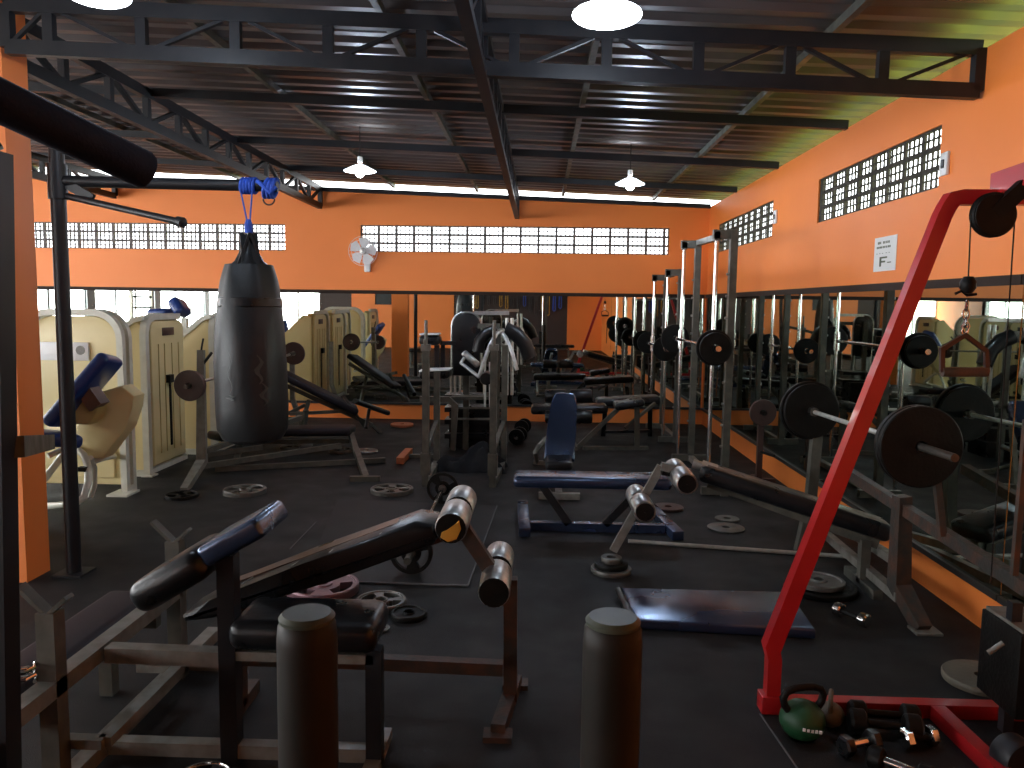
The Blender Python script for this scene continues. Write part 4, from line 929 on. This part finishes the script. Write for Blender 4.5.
# ================================================================== red cable machine
t = thing('cable_machine', 'red steel cable machine frame with a pulley at the right foreground', 'cable machine', (1.5, 2.95, 0))
Yr = 2.87
pA, pB, pC = A(771, 705, Yr), A(769, 652, Yr), A(946, 205, Yr)
zt_ = A(1000, 198, Yr).z
pts = [(pA.x, Yr, .02), (pA.x, Yr, pB.z-.02), (pB.x+.006, Yr, pB.z+.02), (pC.x-.012, Yr, pC.z-.04), (pC.x+.002, Yr, pC.z-.008), (pC.x+.018, Yr, zt_-.006), (pC.x+.045, Yr, zt_), (2.05, Yr, zt_+.005)]
m = MB(); m.path(pts, w=.050); build('frame_post', m, RED, t)
m = MB(); m.bar((pA.x-.03, Yr, .027), (1.98, Yr, .027), .055, .052); m.box((pA.x-.008, Yr, .034), (.072, .072, .067), bev=.004); build('base', m, RED, t)
m = MB(); m.bar((1.49, Yr-.03, .027), (1.52, 1.9, .027), .052, .052); build('base_leg', m, RED, t)
m = MB(); pj = A(1040, 200, 2.7); m.bar((pj.x-.02, 2.9, zt_+.05), (pj.x-.02, 2.3, zt_+.07), .07, .075); m.tube((pj.x-.02, 2.72, zt_+.08), (pj.x-.02, 2.72, zt_+.10), .012); build('pulley_arm', m, RED, t)
pc = A(993, 215, 2.75)
m = MB(); m.lathe([(.02, -.014), (.070, -.014), (.075, -.008), (.062, 0), (.075, .008), (.070, .014), (.02, .014)], pc, axis=(0, 1, 0), n=36); m.lathe([(.001, -.018), (.066, -.018), (.068, -.012)], pc, axis=(0, 1, 0), n=30); m.bar(pc, (pj.x-.02, 2.72, zt_+.04), .05, .035, up=(0, 1, 0)); build('pulley', m, IRON, t)
hx = A(968, 285, 2.75); hx2 = A(1012, 300, 2.75)
m = MB(); m.tube(pc+Vector((-.072, 0, 0)), (hx.x, 2.75, hx.z), .0025, 8); m.tube(pc+Vector((.072, 0, 0)), (hx2.x, 2.75, .55), .0025, 8); build('cable', m, IRON, t)
m = MB(); m.lathe([(.001, .03), (.015, .028), (.026, .01), (.026, -.01), (.015, -.028), (.001, -.03)], hx, n=16); m.path([hx+Vector((-.04, 0, -.03)), hx+Vector((-.02, 0, -.02)), hx+Vector((.0, 0, -.035)), hx+Vector((.03, 0, -.03))], .005, 8); build('cable_stop', m, IRON, t)
m = MB(); hz = A(965, 372, 2.75)
ky = hx.z-.05
for i in range(4):
    cc = Vector((hx.x, 2.75, ky-.02-i*.028)); m.path([cc+Vector((math.cos(a)*.012*(1 if i % 2 else .3), math.cos(a)*.012*(.3 if i % 2 else 1), math.sin(a)*.018)) for a in [2*PI*j/12 for j in range(13)]], .0035, 6)
build('chain', m, CHROME, t)
hA = A(963, 335, 2.75)
t2 = thing('triangle_handle', 'triangular pull handle hanging from the red machine cable', 'handle', (hx.x, 2.75, hz.z))
L_, R_, ap_ = A(942, 372, 2.75), A(987, 372, 2.75), A(965, 335, 2.75)
m = MB(); m.path([L_, A(942, 349, 2.75), ap_, A(986, 351, 2.75), R_], w=.014); build('frame', m, REDDARK, t2)
m = MB(); m.tube(L_, R_, .017, 16); build('grip', m, RUST, t2)
m = MB(); m.path([ap_+Vector((0, 0, 0)), ap_+Vector((-.012, 0, .03)), ap_+Vector((0, 0, .055)), ap_+Vector((.012, 0, .03)), ap_], .004, 8); build('carabiner', m, CHROME, t2)
# weight carriage at the frame edge
p0_ = G(1006, 740); 
m = MB(); m.bar((p0_.x, 2.72, .03), (p0_.x, 2.72, .50), .035, .035, up=(0, 1, 0)); build('slide_post', m, STEELDK, t)
m = MB(); m.bar(A(1027, 420, 2.5), A(1014, 575, 2.5), .018, .018, up=(0, 1, 0)); build('guide_rod', m, RUST, t)
m = MB(); cb = A(1010, 650, 2.9); m.bb(A(985, 650, 2.82).x, 2.05, 2.62, 2.86, A(985, 692, 2.82).z, A(985, 612, 2.82).z, bev=.006); build('weight_stack', m, IRON, t)
m = MB(); m.bb(A(985, 650, 2.82).x+.01, 2.04, 2.63, 2.85, A(985, 612, 2.82).z-.0, A(985, 612, 2.82).z+.012); m.tube(A(988, 653, 2.6), A(1003, 643, 2.6), .009); build('stack_top_plate', m, STEELLT, t)
m = MB(); wc = A(1015, 757, 2.5); m.lathe([(.03, -.04), (.062, -.04), (.068, -.03), (.068, .03), (.062, .04), (.03, .04)], wc, axis=(.2, -1, 0), n=28); m.lathe([(.001, -.03), (.034, -.03), (.034, .03), (.001, .03)], wc, axis=(.2, -1, 0), n=20); build('roller', m, STEELDK, t)

# ================================================================== bench press rack with the big barbell, right
t = thing('bench_press_rack', 'rusty grey bench press rack along the right mirror holding the big barbell', 'rack', (1.78, 4.0, 0))
uf = A(821, 388, 4.85); un = A(908, 470, 3.85)
m = MB(); m.path([(uf.x-.08, 4.85, 0), (uf.x-.03, 4.85, .30), (uf.x, 4.85, uf.z)], w=.058); build('upright', m, STEELGR, t)
ft = G(925, 632)
m = MB(); m.path([(ft.x-.01, ft.y, 0.01), A(899, 585, 3.85), A(902, 500, 3.85), (A(903, 480, 3.85).x, 3.85, .60)], w=.066); build('upright', m, RUST, t)
m = MB(); m.bar(A(838, 466, 4.6), A(1030, 590, 2.92), .045, .055); build('top_rail', m, RUST, t)
m = MB(); m.bar(G(822, 531, .05), A(900, 598, 3.8), .045); m.bar(G(848, 530, .12), A(898, 562, 3.95), .045); m.box((ft.x, ft.y, .006), (.12, .1, .012)); build('base_rail', m, STEELLT, t)
m = MB(); m.bar((1.78, 3.45, .52), (1.72, 3.45, .88), .028, up=(0, 1, 0)); build('bar_stop', m, RUST, t)
f0 = A(955, 458, 3.15); f1 = A(793, 405, 5.15)
bd = (f1-f0).normalized()
pf = (f0.lerp(f1, 0)); Lb = (f1-f0).length
def ux(px_):                       # distance along the bar whose image lies at px_
    lo, hi = 0, Lb
    for _ in range(40):
        mid = (lo+hi)/2; q = f0+bd*mid; xx = 512+FPX*(q-Vector((0, 0, H))).dot(RT)/(q-Vector((0, 0, H))).dot(FW)
        lo, hi = (mid, hi) if xx > px_ else (lo, mid)
    return lo
u1 = ux(922); u2 = ux(810)
barbell('large loaded barbell on the rack beside the right mirror', f0, f1, [(u1, .178, .03, 'solid', IRON), (u1+.035, .178, .03, 'solid', IRON), (u1+.07, .165, .03, 'solid', IRON), (u2, .178, .03, 'solid', IRON), (u2-.035, .165, .03, 'solid', IRON)], sl=u1+.12, rbar=.0125, m_=PALE)
t = thing('plate_tree', 'small plate stand with one round plate in front of the right mirror', 'stand', (1.86, 6.75, 0))
pp = A(762, 412, 6.75)
m = MB(); m.bar((pp.x, 6.77, 0), (pp.x+.0, 6.77, pp.z+.02), .045, .045, up=(0, 1, 0)); m.bar((pp.x-.14, 6.77, .02), (pp.x+.14, 6.77, .02), .05); m.bar((pp.x, 6.6, .02), (pp.x, 6.95, .02), .05); build('post', m, IRONB, t)
m = MB(); m.tube((pp.x, 6.77, .28), (pp.x+.08, 6.62, .27), .012); m.tube((pp.x, 6.8, pp.z), (pp.x, 6.66, pp.z), .02); build('peg', m, IRON, t)
plate_on(t, (pp.x, 6.71, pp.z), (0, 1, 0), .112, .03, 'solid', IRONB)

# ================================================================== smith machines
def smith(label, y0, y1, xr, xp, h0, h1, zb_, rp_, pl):
    t = thing('smith_machine', label, 'smith machine', ((xr+xp)/2, (y0+y1)/2, 0), 'smith machines along the right mirror')
    for y, h in ((y0, h0), (y1, h1)):
        m = MB(); m.bar((xp, y, 0), (xp, y, h), .055, .065, up=(0, 1, 0)); u_ = build('upright', m, STEELGR, t)
        for i in range(9):
            m = MB(); m.tube((xp-.045, y, .4+i*.17), (xp-.02, y, .4+i*.17), .010, 8); build('peg', m, SATIN, u_)
        m = MB(); m.tube((xr, y, .08), (xr, y, h), .017, 14); build('guide_rod', m, CHROME, t)
        m = MB(); m.bar((xr-.03, y, h-.015), (xp+.02, y, h-.015), .05, .07); m.box((xr, y, h-.03), (.045, .05, .07)); build('bracket', m, STEELGR, t)
        m = MB(); m.bar((xr-.05, y, .04), (xp+.15, y, .04), .05, .06); build('foot', m, STEELGR, t)
        m = MB(); m.tube((xr, y, zb_-.09), (xr, y, zb_+.09), .03, 16); build('slider', m, CHROME, t)
    m = MB(); m.bar((xp, y0, h0-.0), (xp, y1, h1-.0), .05, .05); m.bar((xp, y0, .04), (xp, y1, .04), .05, .05); build('cross_beam', m, STEELLT, t)
    m = MB(); m.tube((xr-.03, y0-.32, zb_), (xr-.03, y1+.32, zb_), .014, 14); m.tube((xr-.03, y0-.34, zb_), (xr-.03, y0-.03, zb_), .022, 14); m.tube((xr-.03, y1+.03, zb_), (xr-.03, y1+.34, zb_), .022, 14); bbq = build('bar', m, CHROME, t)
    for y, r in pl:
        plate_on(bbq, (xr-.03, y, zb_), (0, 1, 0), r, .035, 'solid', IRON)
    return t
n0, n1 = A(717, 235, 6.3), A(687, 247, 7.75)
smith('tall smith machine nearest the camera, its posts rising over the right mirror', 6.3, 7.7, n0.x, n0.x+.13, n0.z+.02, A(690, 245, 7.7).z+.02, A(722, 348, 6.1).z, 0, [(6.1, .138), (6.05, .12), (7.85, .138), (7.9, .12)])
n2 = A(667, 278, 8.75)
smith('shorter smith machine farther back in the corner by the back mirror', 8.75, 9.75, n2.x+.01, n2.x+.15, A(670, 273, 8.75).z+.02, A(655, 278, 9.75).z+.02, A(672, 349, 8.55).z, 0, [(8.55, .135), (9.92, .135)])
# ================================================================== gym behind the viewer, seen in the mirrors
def exercise_bike(label):
    t = thing('exercise_bike', label, 'exercise bike', (0, 0, 0), 'exercise bikes by the glazing')
    m = MB(); m.bar((0, -.5, .04), (0, .5, .04), .07); m.bar((-.22, -.5, .03), (.22, -.5, .03), .06); m.bar((-.22, .5, .03), (.22, .5, .03), .06); m.path([(0, -.3, .06), (0, -.2, .5), (0, -.28, .85)], .035); m.path([(0, .25, .06), (0, .3, .6), (0, .42, 1.1)], .035); build('frame', m, CREAMW, t)
    m = MB(); m.prism([(-.3, .08), (.35, .08), (.4, .4), (.3, .62), (-.1, .55), (-.28, .35)], (-.07, 0, 0), (0, 1, 0), (0, 0, 1), (1, 0, 0), .14, bev=.03); build('flywheel_cover', m, CREAM, t)
    m = MB(); m.pad((0, -.42, .88), (0, -.14, .88), .22, .08); build('saddle', m, BLUEPAD, t)
    m = MB(); m.pad((-.0, .40, 1.12), (0, .50, 1.34), .26, .06); build('console', m, BLUEPAD, t)
    m = MB(); m.path([(-.25, .2, 1.12), (-.25, .4, 1.1), (.25, .4, 1.1), (.25, .2, 1.12)], .017); build('handlebar', m, STEELDK, t)
    return t
eb = exercise_bike('exercise bike with blue saddle by the glazed left side, nearest the back mirror'); eb.location = (-6.2, 3.6, 0); eb.rotation_euler = (0, 0, 1.2)
dup(eb, (-6.4, 2.0, 0), 1.4, 'exercise bike with blue saddle by the glazed left side, second from the back')
dup(eb, (-6.3, .4, 0), 1.3, 'exercise bike with blue saddle by the glazed left side, nearest the entrance')
# tall shelf rack with dark rungs
t = thing('stall_bars', 'pale ladder-like rack with dark rungs in front of the bright glazing', 'rack', (-7.8, 5.0, 0))
m = MB(); m.bar((-7.8, 4.6, 0), (-7.8, 4.6, 2.0), .06, .06, up=(0, 1, 0)); m.bar((-7.8, 5.4, 0), (-7.8, 5.4, 2.0), .06, .06, up=(0, 1, 0)); m.bar((-8.1, 4.6, .03), (-7.5, 4.6, .03), .06); m.bar((-8.1, 5.4, .03), (-7.5, 5.4, .03), .06); build('upright', m, CREAMW, t)
for i in range(8):
    m = MB(); m.tube((-7.8, 4.6, .3+i*.21), (-7.8, 5.4, .3+i*.21), .02); build('rung', m, STEELDK, t)
t = thing('pulldown_machine', 'pale machine with two blue pads rising behind the cream machines left of the bag', 'weight machine', (-4.2, 9.0, 0))
m = MB(); pq = A(161, 318, 9.0); pr = A(181, 318, 9.0)
m.bar((pq.x, 9.0, 0), (pq.x, 9.0, pq.z), .06, .06, up=(0, 1, 0)); m.bar((pr.x, 9.1, 0), (pr.x, 9.1, pr.z), .06, .06, up=(0, 1, 0)); m.bar((pq.x-.2, 9.0, .03), (pr.x+.3, 9.0, .03), .06); m.bar((pq.x, 9.0, .8), (pr.x, 9.1, .8), .05); build('frame', m, CREAMW, t)
m = MB(); m.pad(A(152, 313, 9.0), A(171, 312, 9.0), .26, .09); build('seat_pad', m, BLUEPAD, t)
m = MB(); m.pad(A(175, 300, 9.05), A(184, 315, 9.0), .24, .14, up=(1, 0, .5)); build('back_pad', m, BLUEPAD, t)
# orange door leaf with dumbbell rack etc.
def cable_cross(label, x, y):
    t = thing('cable_crossover', label, 'cable machine', (x, y, 0))
    for s in (-1, 1):
        m = MB(); m.bar((x+s*1.1, y, 0), (x+s*1.1, y, 2.15), .07, .07, up=(0, 1, 0)); m.bar((x+s*1.1, y-.4, .03), (x+s*1.1, y+.4, .03), .07); build('upright', m, STEELGR, t)
        for dy in (-.1, .1):
            m = MB(); m.tube((x+s*1.0, y+dy, .1), (x+s*1.0, y+dy, 2.1), .014); build('guide_rod', m, CHROME, t)
        m = MB(); m.bb(x+s*1.0-.1, x+s*1.0+.1, y-.16, y+.16, .1, .75, bev=.005); build('weight_stack', m, IRON, t)
    m = MB(); m.bar((x-1.1, y, 2.12), (x+1.1, y, 2.12), .07); build('top_beam', m, STEELGR, t)
    return t
cable_cross('wide grey cable crossover behind the viewer, reflected in the back mirror', -.9, -2.6)
# hanging attachments on a rail (yellow and blue)
t = thing('attachment_rail', 'wall rail with yellow and blue resistance bands, reflected in mirror', 'rack', (-.8, YF+.2, 0))
m = MB(); m.bar((-2.4, YF+.12, 2.05), (.8, YF+.12, 2.05), .04); m.bar((-2.4, YF+.12, 2.05), (-2.4, YF, 2.05), .04); m.bar((.8, YF+.12, 2.05), (.8, YF, 2.05), .04); build('rail', m, SATIN, t)
for i in range(16):
    x = -2.3+i*.2; L_ = .5+.35*random.random(); m = MB(); m.path([(x-.03, YF+.12, 2.04), (x-.04, YF+.13, 2.04-L_), (x, YF+.14, 2.0-L_), (x+.04, YF+.13, 2.04-L_), (x+.03, YF+.12, 2.04)], .014, 8)
    build('band', m, random.choice([YEL, BLUEROPE, ALU, SATIN, STEELDK, CREAM]), t)
# plain benches and racks filling the far end
t0 = thing('flat_bench', 'black flat bench behind the viewer nearest the cable crossover', 'bench', (0, 0, 0))
m = MB(); m.pad((0, -.55, .42), (0, .55, .42), .28, .08); build('bench_pad', m, VINYL, t0)
m = MB(); m.bar((0, -.4, .36), (0, .4, .36), .05); m.bar((0, -.4, 0), (0, -.4, .36), .05, .05, up=(0, 1, 0)); m.bar((0, .4, 0), (0, .4, .36), .05, .05, up=(0, 1, 0)); m.bar((-.2, -.4, .03), (.2, -.4, .03), .05); m.bar((-.2, .4, .03), (.2, .4, .03), .05); build('frame', m, STEELGR, t0)
t0.location = (.4, -.9, 0); t0.rotation_euler = (0, 0, 1.57)
dup(t0, (-1.3, -.6, 0), 1.3, 'black flat bench behind the viewer left of centre')
dup(t0, (-2.9, 1.6, 0), .2, 'black flat bench left of the viewer beyond the pillar')
dup(t0, (-4.4, .4, 0), .1, 'black flat bench behind the viewer in the left bay')
# black speaker cabinet on the front wall
t = thing('wall_speaker', 'black box speaker high on the front orange wall, reflected', 'speaker', (-5.25, YF+.2, 2.0))
m = MB(); m.bb(-5.5, -5.0, YF+.0, YF+.28, 1.85, 2.15, bev=.01); build('cabinet', m, VINYL, t)
m = MB(); m.lathe([(.001, 0), (.11, 0), (.12, .01)], (-5.25, YF+.28, 2.0), axis=(0, 1, 0), n=24); build('cone', m, IRON, t)
